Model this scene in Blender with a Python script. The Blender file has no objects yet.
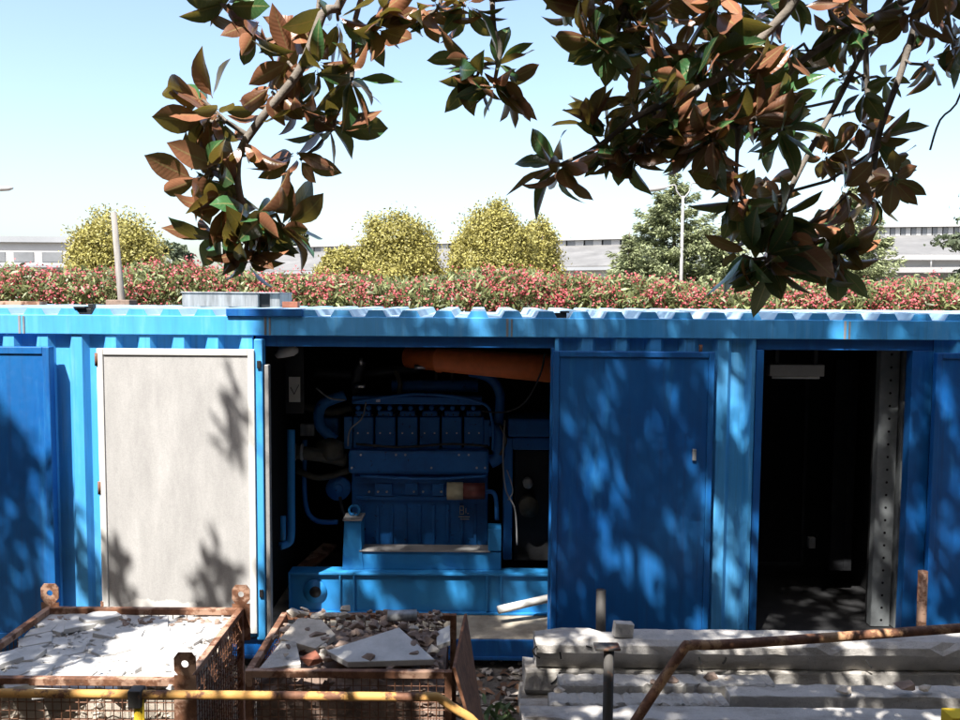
import bpy, bmesh, math, random
import numpy as np
from mathutils import Vector, Matrix, Euler
random.seed(7); rng = np.random.default_rng(11)
R = math.radians
S = bpy.context.scene
COL = S.collection

# ------------------------------------------------------------------ camera
EYE = 2.95; PITCH = R(4.1); ROLL = R(0.4); FPX = 880.0
cd = bpy.data.cameras.new('camera'); cam = bpy.data.objects.new('camera', cd); COL.objects.link(cam)
cd.sensor_width = 36; cd.lens = 36*FPX/960; cd.clip_start = 0.05; cd.clip_end = 5000
CM = Matrix.Translation((0,0,EYE)) @ Matrix.Rotation(math.pi/2-PITCH,4,'X') @ Matrix.Rotation(ROLL,4,'Z')
cam.matrix_world = CM
S.camera = cam
CR = CM.to_3x3(); CRI = CR.inverted()
def at(u, v, Y):
    """point of the place seen at photo pixel (u,v) standing Y metres ahead"""
    d = CR @ Vector(((u-480)/FPX, -(v-360)/FPX, -1))
    return Vector((0,0,EYE)) + d*(Y/d.y)
def px(p):
    q = CRI @ (Vector(p)-Vector((0,0,EYE)))
    if q.z > -0.05: return None
    return (480+FPX*q.x/-q.z, 360-FPX*q.y/-q.z)

# ------------------------------------------------------------------ materials
def newmat(name):
    m = bpy.data.materials.new(name); m.use_nodes = True
    nt = m.node_tree; b = nt.nodes['Principled BSDF']
    return m, nt, b
def ramp(nt, fac, stops):
    r = nt.nodes.new('ShaderNodeValToRGB'); cr = r.color_ramp
    while len(cr.elements) < len(stops): cr.elements.new(0.5)
    for e, (p, c) in zip(cr.elements, stops):
        e.position = p; e.color = (c[0], c[1], c[2], 1)
    nt.links.new(fac, r.inputs[0]); return r.outputs[0]
def noise(nt, scale, detail=5, rough=.6, stretch=None, dist=0):
    tc = nt.nodes.new('ShaderNodeTexCoord'); n = nt.nodes.new('ShaderNodeTexNoise')
    n.inputs['Scale'].default_value = scale; n.inputs['Detail'].default_value = detail
    n.inputs['Roughness'].default_value = rough; n.inputs['Distortion'].default_value = dist
    src = tc.outputs['Object']
    if stretch:
        mp = nt.nodes.new('ShaderNodeMapping'); mp.inputs['Scale'].default_value = stretch
        nt.links.new(src, mp.inputs[0]); src = mp.outputs[0]
    nt.links.new(src, n.inputs['Vector']); return n.outputs[0]
def mix(nt, fac, a, b, mode='MIX'):
    m = nt.nodes.new('ShaderNodeMix'); m.data_type = 'RGBA'; m.blend_type = mode
    if isinstance(fac, (int, float)): m.inputs[0].default_value = fac
    else: nt.links.new(fac, m.inputs[0])
    for s, k in ((a, 6), (b, 7)):
        if isinstance(s, (tuple, list)): m.inputs[k].default_value = (s[0], s[1], s[2], 1)
        else: nt.links.new(s, m.inputs[k])
    return m.outputs[2]
def bump(nt, b, h, strength=.3, dist=.01):
    n = nt.nodes.new('ShaderNodeBump'); n.inputs['Strength'].default_value = strength
    n.inputs['Distance'].default_value = dist
    nt.links.new(h, n.inputs['Height']); nt.links.new(n.outputs[0], b.inputs['Normal'])
def mat_plain(name, c, rough=.6, metal=0, var=.25, scale=8, bmp=.15, stretch=None):
    m, nt, b = newmat(name)
    n = noise(nt, scale, 6, .65, stretch)
    lo = tuple(x*(1-var) for x in c); hi = tuple(min(1, x*(1+var)) for x in c)
    nt.links.new(ramp(nt, n, [(.3, lo), (.7, hi)]), b.inputs['Base Color'])
    b.inputs['Roughness'].default_value = rough; b.inputs['Metallic'].default_value = metal
    if bmp: bump(nt, b, noise(nt, scale*6, 3), bmp, .004)
    return m
def mat_paint(name, c, worn, rust=(.13,.05,.025), amt=.66, rough=.45, streak=True, vr=.22, bmp=.06):
    """weathered paint: faded vertical streaks, chips and rust freckles"""
    m, nt, b = newmat(name)
    s = noise(nt, 2.2, 7, .7, (3.2, 3.2, .35) if streak else None)
    base = ramp(nt, s, [(.28, tuple(x*(1-vr) for x in c)), (.55, c), (.78, worn)])
    big = noise(nt, .9, 3, .5)
    base = mix(nt, ramp(nt, big, [(.35, (0,0,0)), (.75, (.45,.45,.45))]), base, worn)
    if streak:
        run = noise(nt, 3.0, 8, .72, (7, 7, .22)); base = mix(nt, ramp(nt, run, [(.52, (0,0,0)), (.72, (.6,.6,.6))]), base, tuple(x*.45+.02 for x in c))
        scr = noise(nt, 9, 6, .8, (.5, .5, 6)); base = mix(nt, ramp(nt, scr, [(.66, (0,0,0)), (.70, (.4,.4,.4))]), base, worn)
    chip = noise(nt, 17, 8, .75)
    base = mix(nt, ramp(nt, chip, [(amt, (0,0,0)), (amt+.05, (1,1,1))]), base, rust)
    nt.links.new(base, b.inputs['Base Color'])
    nt.links.new(ramp(nt, chip, [(.3, (rough,)*3), (.75, (min(1,rough+.3),)*3)]), b.inputs['Roughness'])
    bump(nt, b, noise(nt, 60, 4), bmp, .004)
    return m
def mat_rust(name, paint=None, amt=.5):
    m, nt, b = newmat(name)
    n = noise(nt, 14, 9, .7)
    col = ramp(nt, n, [(.3, (.055,.024,.014)), (.5, (.15,.062,.03)), (.72, (.27,.13,.07))])
    if paint:
        k = noise(nt, 5.5, 8, .68)
        col = mix(nt, ramp(nt, k, [(amt-.03, (0,0,0)), (amt+.03, (1,1,1))]), col, paint)
    nt.links.new(col, b.inputs['Base Color']); b.inputs['Roughness'].default_value = .75
    bump(nt, b, noise(nt, 90, 5), .4, .003)
    return m
def mat_leaf(name, top, under, rough=.4, trans=.12, spread=.35, tcol=None):
    """random tone per leaf, underside of its own colour"""
    m, nt, b = newmat(name)
    g = nt.nodes.new('ShaderNodeNewGeometry')
    ri = g.outputs['Random Per Island']
    def band(c, f=1):
        return ramp(nt, ri, [(0, tuple(x*(1-spread) for x in c)), (.6, c), (1, tuple(min(1, x*(1+spread*f)) for x in c))])
    col = mix(nt, g.outputs['Backfacing'], band(top), band(under)) if under else band(top)
    nt.links.new(col, b.inputs['Base Color']); b.inputs['Roughness'].default_value = rough
    if trans:
        t = nt.nodes.new('ShaderNodeBsdfTranslucent')
        t.inputs['Color'].default_value = (*(tcol or tuple(min(1, x*2) for x in top)), 1)
        mx = nt.nodes.new('ShaderNodeMixShader'); mx.inputs[0].default_value = trans
        nt.links.new(b.outputs[0], mx.inputs[1]); nt.links.new(t.outputs[0], mx.inputs[2])
        nt.links.new(mx.outputs[0], nt.nodes['Material Output'].inputs[0])
    return m
M = {}
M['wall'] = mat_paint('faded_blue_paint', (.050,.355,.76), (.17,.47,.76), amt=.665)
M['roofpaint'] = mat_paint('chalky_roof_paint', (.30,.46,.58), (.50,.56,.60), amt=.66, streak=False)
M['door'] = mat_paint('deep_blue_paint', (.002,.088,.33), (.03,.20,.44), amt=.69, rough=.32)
M['engine'] = mat_paint('engine_blue_paint', (.013,.145,.47), (.035,.18,.46), rust=(.02,.02,.02), vr=.45, bmp=.2, amt=.60, rough=.4, streak=False)
M['skid'] = mat_paint('skid_blue_paint', (.012,.20,.52), (.04,.28,.56), amt=.70, rough=.45, streak=False)
M['inside'] = mat_plain('near_black_inside', (.012,.012,.013), .9, var=.4)  # near-black colour for the bay linings and the right bay floor
M['dark'] = mat_plain('dark_steel', (.02,.021,.024), .55, .3, var=.4)
M['galv'] = mat_plain('galvanised_steel', (.27,.28,.29), .5, .3, var=.45, scale=4, stretch=(6,6,.6))
M['zinc'] = mat_plain('zinc_channel', (.20,.215,.22), .55, .1, var=.2)
M['orange'] = mat_plain('orange_duct', (.88,.21,.06), .5, var=.15, bmp=.05)
M['white'] = mat_plain('off_white_paint', (.62,.61,.58), .5, var=.12)
M['cream'] = mat_plain('cream_filter', (.42,.38,.26), .5, var=.1)
M['maroon'] = mat_plain('maroon_filter', (.13,.035,.03), .5, var=.2)
M['steel'] = mat_plain('bright_bolt', (.6,.6,.6), .3, .9, var=.1, bmp=0)
M['grime'] = mat_plain('grimy_metal', (.07,.065,.05), .6, .3, var=.5)
M['rust'] = mat_rust('rust')
M['rustpale'] = mat_rust('pale_rust', (.33,.20,.13), .47)
M['rustlight'] = mat_rust('rust_under_primer', (.36,.22,.15), .52)
M['yellow'] = mat_rust('yellow_over_rust', (.58,.31,.085), .47)
M['yellowworn'] = mat_rust('worn_yellow_over_rust', (.42,.24,.12), .54)
M['yellowclean'] = mat_rust('yellow_paint', (.75,.50,.02), .30)
M['darkpost'] = mat_rust('dark_rusted_post', (.06,.055,.05), .45)
def mat_concrete(name, c):
    m, nt, b = newmat(name)
    base = ramp(nt, noise(nt, 5, 8, .7), [(.28, tuple(x*.72 for x in c)), (.5, c), (.75, tuple(x*1.15 for x in c))])
    base = mix(nt, ramp(nt, noise(nt, 2.3, 8, .72, (.8,2,3)), [(.50,(0,0,0)),(.68,(.75,.75,.75))]), base, (c[0]*.48,c[1]*.43,c[2]*.37))
    base = mix(nt, ramp(nt, noise(nt, 70, 5, .8), [(.60,(0,0,0)),(.66,(.8,.8,.8))]), base, tuple(x*.35 for x in c))
    nt.links.new(base, b.inputs['Base Color']); b.inputs['Roughness'].default_value = .92
    bump(nt, b, noise(nt, 45, 8, .75), .7, .012); return m
M['concrete'] = mat_concrete('concrete', (.48,.455,.425))
M['concrete2'] = mat_concrete('stained_concrete', (.44,.415,.38))
M['slab'] = mat_plain('plaster_slab', (.47,.455,.435), .9, var=.22, scale=6, bmp=.4)
M['rubble'] = mat_plain('brown_rubble', (.23,.165,.13), .95, var=.5, scale=9, bmp=.6)
M['rubble2'] = mat_plain('pale_rubble', (.46,.40,.33), .95, var=.3, scale=9, bmp=.6)
M['brickred'] = mat_plain('brick', (.24,.085,.05), .9, var=.3, scale=12, bmp=.5)
M['mark'] = mat_plain('black_marking', (.02,.02,.02), .7, var=.2, bmp=0)
M['bark'] = mat_plain('magnolia_bark', (.17,.145,.12), .9, var=.35, scale=20, bmp=.6)
M['bark2'] = mat_plain('brown_bark', (.12,.09,.065), .9, var=.35, scale=9, bmp=.6)
M['wood'] = mat_plain('weathered_wood', (.22,.20,.18), .9, var=.3, scale=6, stretch=(8,8,.6))
M['dust'] = mat_plain('dusty_floor', (.34,.30,.24), .95, var=.45, scale=4, bmp=.5)
M['magnolia'] = mat_leaf('magnolia_leaf', (.040,.115,.040), (.225,.095,.052), .30, .16, .55, (.34,.26,.05))
M['oleander'] = mat_leaf('oleander_leaf', (.155,.178,.068), (.17,.185,.08), .5, .22, .6)
M['flower'] = mat_leaf('oleander_flower', (.42,.08,.09), None, .6, .2, .45)
M['olive'] = mat_leaf('yellow_green_leaf', (.27,.24,.06), None, .6, .15, .45)
M['conifer'] = mat_leaf('conifer_needles', (.20,.225,.11), None, .7, .15, .6)
M['darkleaf'] = mat_leaf('dark_tree_leaf', (.07,.09,.045), None, .7, .1, .4)
M['litter'] = mat_leaf('dead_leaf', (.20,.105,.055), (.24,.14,.08), .7, 0, .5)
M['weed'] = mat_leaf('weed_leaf', (.10,.15,.05), None, .6, .15, .4)
M['plaster'] = mat_plain('white_render', (.37,.365,.355), .9, var=.08, scale=.3, bmp=.1)
M['asb'] = mat_plain('fibre_cement_roof', (.14,.137,.132), .9, var=.25, scale=.6, bmp=0)
M['greywall'] = mat_plain('grey_render', (.25,.26,.27), .9, var=.12, scale=.3, bmp=.1)
M['shadegrey'] = mat_plain('roof_light_dark', (.15,.155,.16), .4, var=.2, scale=.5, bmp=0)
M['darkbrick'] = mat_plain('dark_brick', (.10,.065,.05), .9, var=.3, scale=6)
M['bluedoor'] = mat_plain('pale_blue_shutter', (.40,.47,.53), .6, var=.1, scale=.6, bmp=0)
M['lampgrey'] = mat_plain('lamp_grey', (.33,.32,.31), .5, .2, var=.1)
# grainy grey liner of the open door, bare below a torn edge
m, nt, b = newmat('grainy_liner')
st = ramp(nt, noise(nt, 2.5, 7, .7, (2.5,2.5,.6)), [(.3, (.35,.34,.33)), (.55, (.43,.418,.405)), (.75, (.51,.495,.48))])
gr = ramp(nt, noise(nt, 120, 4, .8), [(.3, (.82,)*3), (.7, (1.08,)*3)])
col = mix(nt, 1.0, st, gr, 'MULTIPLY')
tc = nt.nodes.new('ShaderNodeTexCoord'); sx = nt.nodes.new('ShaderNodeSeparateXYZ'); nt.links.new(tc.outputs['Object'], sx.inputs[0])
ma = nt.nodes.new('ShaderNodeMath'); ma.operation = 'MULTIPLY_ADD'; nt.links.new(noise(nt, 3.5, 5, .6), ma.inputs[0]); ma.inputs[1].default_value = .35; nt.links.new(sx.outputs[2], ma.inputs[2])
edge = ramp(nt, ma.outputs[0], [(.700, (1,1,1)), (.712, (0,0,0))])
nt.links.new(mix(nt, edge, col, (.56,.54,.51)), b.inputs['Base Color']); b.inputs['Roughness'].default_value = .85
bump(nt, b, noise(nt, 200, 4), .3, .002)
M['liner'] = m
# midrib and side veins on the magnolia leaves
m = M['magnolia']; nt = m.node_tree; b = nt.nodes['Principled BSDF']
old = b.inputs['Base Color'].links[0].from_socket
A1_ = nt.nodes.new('ShaderNodeAttribute'); A1_.attribute_name = 'across'; A2_ = nt.nodes.new('ShaderNodeAttribute'); A2_.attribute_name = 'along'
def mth(op, x, y=None, c=None):
    n = nt.nodes.new('ShaderNodeMath'); n.operation = op
    for i_, v_ in enumerate((x,y,c)):
        if v_ is None: continue
        if isinstance(v_,(int,float)): n.inputs[i_].default_value = v_
        else: nt.links.new(v_, n.inputs[i_])
    return n.outputs[0]
ab = mth('ABSOLUTE',A1_.outputs['Fac']); rib = mth('LESS_THAN',ab,.075)
ph = mth('SINE',mth('MULTIPLY',mth('SUBTRACT',A2_.outputs['Fac'],mth('MULTIPLY',ab,.13)),75.0))
vein = mth('MULTIPLY',mth('GREATER_THAN',ph,.86),.11)
col = mix(nt, mth('MULTIPLY',rib,.5), old, (.36,.30,.13)); col = mix(nt, vein, col, (.30,.25,.12))
bl = noise(nt, 22, 6, .7); col = mix(nt, ramp(nt, bl, [(.58,(0,0,0)),(.70,(.55,.55,.55))]), col, (.10,.055,.03))
nt.links.new(col, b.inputs['Base Color']); bump(nt, b, mth('ADD',ph,mth('MULTIPLY',noise(nt,40,3),2.0)), .045, .004)
# ground
m, nt, b = newmat('dry_ground')
g1 = ramp(nt, noise(nt, .8, 8, .7), [(.3, (.13,.105,.08)), (.5, (.21,.18,.145)), (.72, (.32,.285,.24))])
g2 = ramp(nt, noise(nt, 25, 6, .8), [(.35, (.45,)*3), (.65, (1.15,)*3)])
nt.links.new(mix(nt, 1.0, g1, g2, 'MULTIPLY'), b.inputs['Base Color']); b.inputs['Roughness'].default_value = .95
bump(nt, b, noise(nt, 30, 8, .75), .8, .03)
M['ground'] = m

# ------------------------------------------------------------------ mesh helpers
BASE = {}
class MB:
    def __init__(self): self.v = []; self.f = []
    def add(self, vs, fs):
        o = len(self.v); self.v += [Vector(p) for p in vs]; self.f += [tuple(o+i for i in f) for f in fs]; return self
    def box(self, a, b_, rot=None, piv=None):
        a = Vector(a); b_ = Vector(b_)
        vs = [Vector((x,y,z)) for z in (a.z,b_.z) for y in (a.y,b_.y) for x in (a.x,b_.x)]
        if rot is not None:
            c = Vector(piv) if piv is not None else (a+b_)/2
            vs = [c + rot @ (p-c) for p in vs]
        return self.add(vs, [(0,2,3,1),(4,5,7,6),(0,1,5,4),(2,6,7,3),(0,4,6,2),(1,3,7,5)])
    def beam(self, p, q, w, h, up=(0,0,1)):
        p = Vector(p); q = Vector(q); d = (q-p).normalized(); s = d.cross(Vector(up)).normalized(); t = s.cross(d)
        vs = [c + s*(w/2*i) + t*(h/2*j) for c in (p,q) for j in (-1,1) for i in (-1,1)]
        return self.add(vs, [(0,2,3,1),(4,5,7,6),(0,1,5,4),(2,6,7,3),(0,4,6,2),(1,3,7,5)])
    def tube(self, pts, r, n=10, caps=True):
        pts = [Vector(p) for p in pts]; rs = r if isinstance(r, (list, tuple)) else [r]*len(pts)
        ring = []; ref = None
        for i, p in enumerate(pts):
            d = (pts[min(i+1,len(pts)-1)] - pts[max(i-1,0)]).normalized()
            if ref is None:
                ref = Vector((0,0,1)) if abs(d.z) < .9 else Vector((1,0,0))
            s = d.cross(ref)
            if s.length < 1e-4: s = d.cross(Vector((.3,.8,.5)))
            s.normalize(); t = s.cross(d); ref = t
            ring.append([p + (s*math.cos(2*math.pi*k/n) + t*math.sin(2*math.pi*k/n))*rs[i] for k in range(n)])
        o = len(self.v)
        for rg in ring: self.v += rg
        for i in range(len(pts)-1):
            for k in range(n):
                k2 = (k+1) % n
                self.f.append((o+i*n+k2, o+i*n+k, o+(i+1)*n+k, o+(i+1)*n+k2))
        if caps:
            self.f.append(tuple(o+k for k in range(n)))
            self.f.append(tuple(o+(len(pts)-1)*n+k for k in reversed(range(n))))
        return self
    def ext(self, poly, d):
        """polygon (3-D points) extruded by vector d"""
        poly = [Vector(p) for p in poly]; d = Vector(d); n = len(poly)
        return self.add(poly + [p+d for p in poly],
            [tuple(reversed(range(n))), tuple(range(n,2*n))] + [(i,(i+1)%n,n+(i+1)%n,n+i) for i in range(n)])
    def build(self, name, m, parent=None, smooth=False, bev=0, recalc=True):
        base = Vector((0,0,0))
        if parent is not None: base = BASE[parent.name]
        me = bpy.data.meshes.new(name); me.from_pydata([tuple(p-base) for p in self.v], [], self.f)
        if recalc:
            bm = bmesh.new(); bm.from_mesh(me); bmesh.ops.recalc_face_normals(bm, faces=bm.faces); bm.to_mesh(me); bm.free()
        return link(name, me, m, parent, smooth, bev, base)
def link(name, me, m, parent=None, smooth=False, bev=0, base=None):
    o = bpy.data.objects.new(name, me); COL.objects.link(o)
    if m: me.materials.append(m if not isinstance(m, str) else M[m])
    if smooth: me.polygons.foreach_set('use_smooth', [True]*len(me.polygons))
    if bev:
        mo = o.modifiers.new('edge', 'BEVEL'); mo.width = bev; mo.segments = 2; mo.limit_method = 'ANGLE'; mo.angle_limit = R(40)
    if parent is not None: o.parent = parent; BASE[o.name] = base
    else: BASE[o.name] = Vector((0,0,0))
    return o
def npmesh(name, V, F, m, parent=None, smooth=True):
    """V (n,3), F (m,4) numpy"""
    base = BASE[parent.name] if parent is not None else Vector((0,0,0))
    V = np.asarray(V, dtype=np.float32) - np.array(base, dtype=np.float32)
    me = bpy.data.meshes.new(name); me.vertices.add(len(V)); me.vertices.foreach_set('co', V.ravel())
    k = F.shape[1]; me.loops.add(F.size); me.loops.foreach_set('vertex_index', F.astype(np.int32).ravel())
    me.polygons.add(len(F)); me.polygons.foreach_set('loop_start', np.arange(0, F.size, k, dtype=np.int32))
    me.update(calc_edges=True); me.validate()
    return link(name, me, m, parent, smooth, 0, base)
def tag(o, label, cat=None, group=None, kind=None):
    o['label'] = label
    if cat: o['category'] = cat
    if group: o['group'] = group
    if kind: o['kind'] = kind
    return o
def thing(name, label, cat, loc=(0,0,0), group=None):
    o = bpy.data.objects.new(name, None); COL.objects.link(o); o.location = loc; o.empty_display_size = .2
    BASE[o.name] = Vector(loc); return tag(o, label, cat, group)
def origin_to(o, p):
    """move a one-mesh thing's origin to p, mesh unchanged in the world"""
    o.data.transform(Matrix.Translation(-Vector(p))); o.location = p; BASE[o.name] = Vector(p); return o
def bezier(pts, k=6):
    """smooth polyline through points"""
    P = [Vector(p) for p in pts]; out = []
    for i in range(len(P)-1):
        a = P[max(i-1,0)]; b_ = P[i]; c = P[i+1]; d = P[min(i+2,len(P)-1)]
        for j in range(k):
            t = j/k
            out.append(.5*((2*b_)+(c-a)*t+(2*a-5*b_+4*c-d)*t*t+(3*b_-a-3*c+d)*t**3))
    return out + [P[-1]]
def hull(c, size, n=14, seed=0):
    rr = random.Random(seed); bm = bmesh.new()
    for _ in range(n):
        d = Vector((rr.gauss(0,1), rr.gauss(0,1), rr.gauss(0,1))).normalized()
        bm.verts.new(Vector(c) + Vector((d.x*size[0], d.y*size[1], d.z*size[2]))*rr.uniform(.75,1))
    r = bmesh.ops.convex_hull(bm, input=bm.verts)
    for e in [g for g in r['geom_interior'] if isinstance(g, bmesh.types.BMVert)]: bm.verts.remove(e)
    vs = list(bm.verts); ix = {v: i for i, v in enumerate(vs)}
    out = ([v.co.copy() for v in vs], [tuple(ix[v] for v in f.verts) for f in bm.faces]); bm.free(); return out

# ------------------------------------------------------------------ light
SUN = Vector((-.5,-1,1.75)).normalized()       # towards the sun
w = bpy.data.worlds.new('World'); S.world = w; w.use_nodes = True
wn = w.node_tree; bg = wn.nodes['Background']
sk = wn.nodes.new('ShaderNodeTexSky'); sk.sky_type = 'NISHITA'; sk.sun_disc = False
sk.sun_elevation = math.asin(SUN.z); sk.sun_rotation = math.atan2(SUN.x, SUN.y)
sk.altitude = 0; sk.air_density = 1.0; sk.dust_density = 2.4; sk.ozone_density = 1.0
wn.links.new(sk.outputs[0], bg.inputs[0]); bg.inputs[1].default_value = .125
sl = bpy.data.lights.new('sun', 'SUN'); sl.energy = 5; sl.angle = R(.53); sl.color = (1,.965,.91)
so = bpy.data.objects.new('sun', sl); COL.objects.link(so)
so.rotation_euler = (-SUN).to_track_quat('-Z','Y').to_euler(); so.location = (-6,-12,20)
S.view_settings.view_transform = 'Standard'; S.view_settings.look = 'None'
S.view_settings.exposure = 1.35; S.view_settings.gamma = 1
S.view_settings.use_curve_mapping = False

# ------------------------------------------------------------------ ground
g = MB().add([(-1500,-600,0),(1500,-600,0),(1500,2500,0),(-1500,2500,0)], [(0,1,2,3)]).build('ground','ground')
tag(g, 'dry dusty ground strewn with dead leaves', 'ground', kind='structure')

# ------------------------------------------------------------------ container
YF = 6.80; YB = 9.24; XL = -5.0; XR = 7.2; ZB = .075; ZR0 = 2.64; ZR1 = 2.79; ZF = .24; ZH = 2.555
ct = thing('shipping_container', 'long blue corrugated steel container with its service doors open, behind the crates', 'container', (1.1, 8.0, 0))
per = .264
def corr(x0, x1, z0, z1, y0=6.815, depth=.05):
    b = MB(); prof = []; k = math.floor(x0/per)
    for i in range(k, int(x1/per)+2):
        X = i*per
        prof += [(X, y0), (X+.08, y0), (X+.118, y0+depth), (X+.226, y0+depth)]
    pts = []
    for i in range(len(prof)-1):
        (xa,ya),(xb,yb) = prof[i], prof[i+1]
        if xb <= x0 or xa >= x1: continue
        for x in (max(xa,x0), min(xb,x1)):
            y = ya + (yb-ya)*(x-xa)/(xb-xa)
            if not pts or abs(pts[-1][0]-x) > 1e-6: pts.append((x,y))
    vs = []; fs = []
    for x, y in pts: vs += [(x,y,z0),(x,y,z1),(x,y+.003,z0),(x,y+.003,z1)]
    for i in range(len(pts)-1):
        a = 4*i; c = a+4
        fs += [(a,c,c+1,a+1),(a+2,a+3,c+3,c+2)]
    return b.add(vs, fs)
XO1, XO2, XP1, XP2 = -1.62, .55, 2.20, 3.48      # the two openings
for x0, x1 in ((XL+.12, XO1-.14), (XO2+.03, XP1-.06), (XP2+.05, XR-.12)):
    corr(x0, x1, ZF+.003, ZR0-.003).build('wall_panel', 'wall', ct)
MB().box((XL,YF,ZR0),(XR,YF+.06,ZR1)).build('top_rail','wall',ct,bev=.006)
MB().box((XL,YB-.06,ZR0),(XR,YB,ZR1)).build('top_rail','wall',ct,bev=.006)
MB().box((XL,YF,ZB),(XR,YF+.10,ZF-.004)).box((XL+.1,YF-.012,ZB),(XR-.1,YF-.002,ZB+.03)).build('bottom_rail','door',ct,bev=.004)
for x in (XL, XR-.118):
    MB().box((x,YF+.002,ZF),(x+.118,YF+.12,ZR0-.003)).build('corner_post','wall',ct,bev=.005)
    MB().box((x,YB-.12,ZF),(x+.118,YB-.002,ZR0-.003)).build('corner_post','wall',ct,bev=.005)
# headers above the openings, recessed under the rail
for x0, x1 in ((XO1-.13,XO2+.03),(XP1-.06,XP2+.05)):
    MB().box((x0,YF+.045,ZH),(x1,YF+.10,ZR0-.003)).build('header','door',ct,bev=.003)
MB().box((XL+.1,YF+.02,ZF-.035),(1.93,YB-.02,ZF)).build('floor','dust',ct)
MB().box((1.932,YF+.02,ZF-.035),(XR-.1,YB-.02,ZF)).build('floor','inside',ct)  # right bay floor coloured near-black to stand in for shade
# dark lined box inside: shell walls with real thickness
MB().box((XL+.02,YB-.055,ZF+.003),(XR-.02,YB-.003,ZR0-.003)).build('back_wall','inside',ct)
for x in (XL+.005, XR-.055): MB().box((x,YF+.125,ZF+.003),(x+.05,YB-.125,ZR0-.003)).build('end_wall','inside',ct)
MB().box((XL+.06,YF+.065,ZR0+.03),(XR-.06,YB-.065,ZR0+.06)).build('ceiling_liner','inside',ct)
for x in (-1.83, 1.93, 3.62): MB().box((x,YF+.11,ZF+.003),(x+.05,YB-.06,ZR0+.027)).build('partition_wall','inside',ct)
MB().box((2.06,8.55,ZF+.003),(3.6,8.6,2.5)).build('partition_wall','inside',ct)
# roof: transverse ribs with ends coloured wall blue for their shade above the rail
H0 = ZR1-.002; rh = .05; X = XL+.05; prof = []
while X < XR-.3:
    prof += [(X,0),(X+.095,0),(X+.125,rh),(X+.235,rh)]
    MB().ext([(X+.095,YF+.012,H0),(X+per,YF+.012,H0),(X+.235,YF+.012,H0+rh+.002),(X+.125,YF+.012,H0+rh+.002)],(0,.006,0)).build('rib_end','wall',ct); X += per
prof.append((X,0)); vs = []; fs = []
for x, z in prof: vs += [(x,YF+.0185,H0+.004+z),(x,YB-.004,H0+.004+z),(x,YB-.004,H0+z),(x,YF+.0185,H0+z)]
for i in range(len(prof)-1):
    for k in range(4): fs.append((4*i+k,4*i+4+k,4*i+4+(k+1)%4,4*i+(k+1)%4))
MB().add(vs,fs).build('roof','roofpaint',ct)
# splice marks on the rail
for u in (22, 268, 510, 848):
    p = at(u, 327, YF-.004)
    MB().box((p.x-.03,YF-.004,ZR0+.004),(p.x-.012,YF-.001,ZR1-.006)).box((p.x+.006,YF-.006,ZR0+.004),(p.x+.02,YF-.001,ZR1-.01)).build('weld_patch','galv',ct)
# jamb left of the engine bay
MB().box((XO1-.12,YF-.045,ZF),(XO1-.055,YF+.06,ZH+.06)).build('door_jamb','wall',ct,bev=.008)
MB().box((XO1-.05,YF-.02,ZF),(XO1-.015,YF+.05,ZH-.14)).build('door_seal','lampgrey',ct,bev=.006)
MB().box((XO2+.003,YF+.02,ZF),(XO2+.03,YF+.09,ZH)).build('door_jamb','door',ct,bev=.003)
MB().box((XP1-.055,YF-.004,ZF),(XP1-.002,YF+.10,ZH)).build('door_jamb','door',ct,bev=.003)
MB().box((XP2-.115,YF+.03,ZF),(XP2+.045,YF+.13,ZH)).build('door_jamb','door',ct,bev=.003)
# doors
def door(x0, x1, z0, z1, y, th, pm, fm, label, fw=.055, handle=True):
    d = MB().box((x0+fw,y+.012,z0+fw),(x1-fw,y+th-.004,z1-fw)).build('door', pm, ct, bev=.002)
    d['label'] = label
    MB().box((x0,y,z0),(x0+fw-.001,y+th,z1)).box((x1-fw+.001,y,z0),(x1,y+th,z1)) \
        .box((x0+fw,y+.001,z0),(x1-fw,y+th-.001,z0+fw-.001)).box((x0+fw,y+.001,z1-fw+.001),(x1-fw,y+th-.001,z1)).build('door_frame', fm, d, bev=.005)
    return d
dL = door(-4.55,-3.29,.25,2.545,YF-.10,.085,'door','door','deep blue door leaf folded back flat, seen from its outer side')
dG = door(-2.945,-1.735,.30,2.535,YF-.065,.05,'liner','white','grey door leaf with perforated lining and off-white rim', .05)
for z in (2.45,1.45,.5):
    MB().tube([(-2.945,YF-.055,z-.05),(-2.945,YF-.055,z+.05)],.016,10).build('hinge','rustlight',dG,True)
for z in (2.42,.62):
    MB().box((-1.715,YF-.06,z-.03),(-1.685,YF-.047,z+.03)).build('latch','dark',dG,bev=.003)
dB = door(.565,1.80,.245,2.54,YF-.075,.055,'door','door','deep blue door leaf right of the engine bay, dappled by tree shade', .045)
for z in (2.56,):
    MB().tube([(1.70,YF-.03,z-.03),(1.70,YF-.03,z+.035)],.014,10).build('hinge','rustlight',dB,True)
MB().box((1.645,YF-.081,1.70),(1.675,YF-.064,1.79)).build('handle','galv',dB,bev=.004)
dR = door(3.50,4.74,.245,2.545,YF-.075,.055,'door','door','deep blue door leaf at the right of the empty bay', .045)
# roof edge fittings that belong to the container
MB().box(at(226,316,YF-.02)-Vector((0,0,0)), at(302,309,YF-.02)+Vector((0,.14,0))).build('roof_flashing','door',ct,bev=.003)
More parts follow.
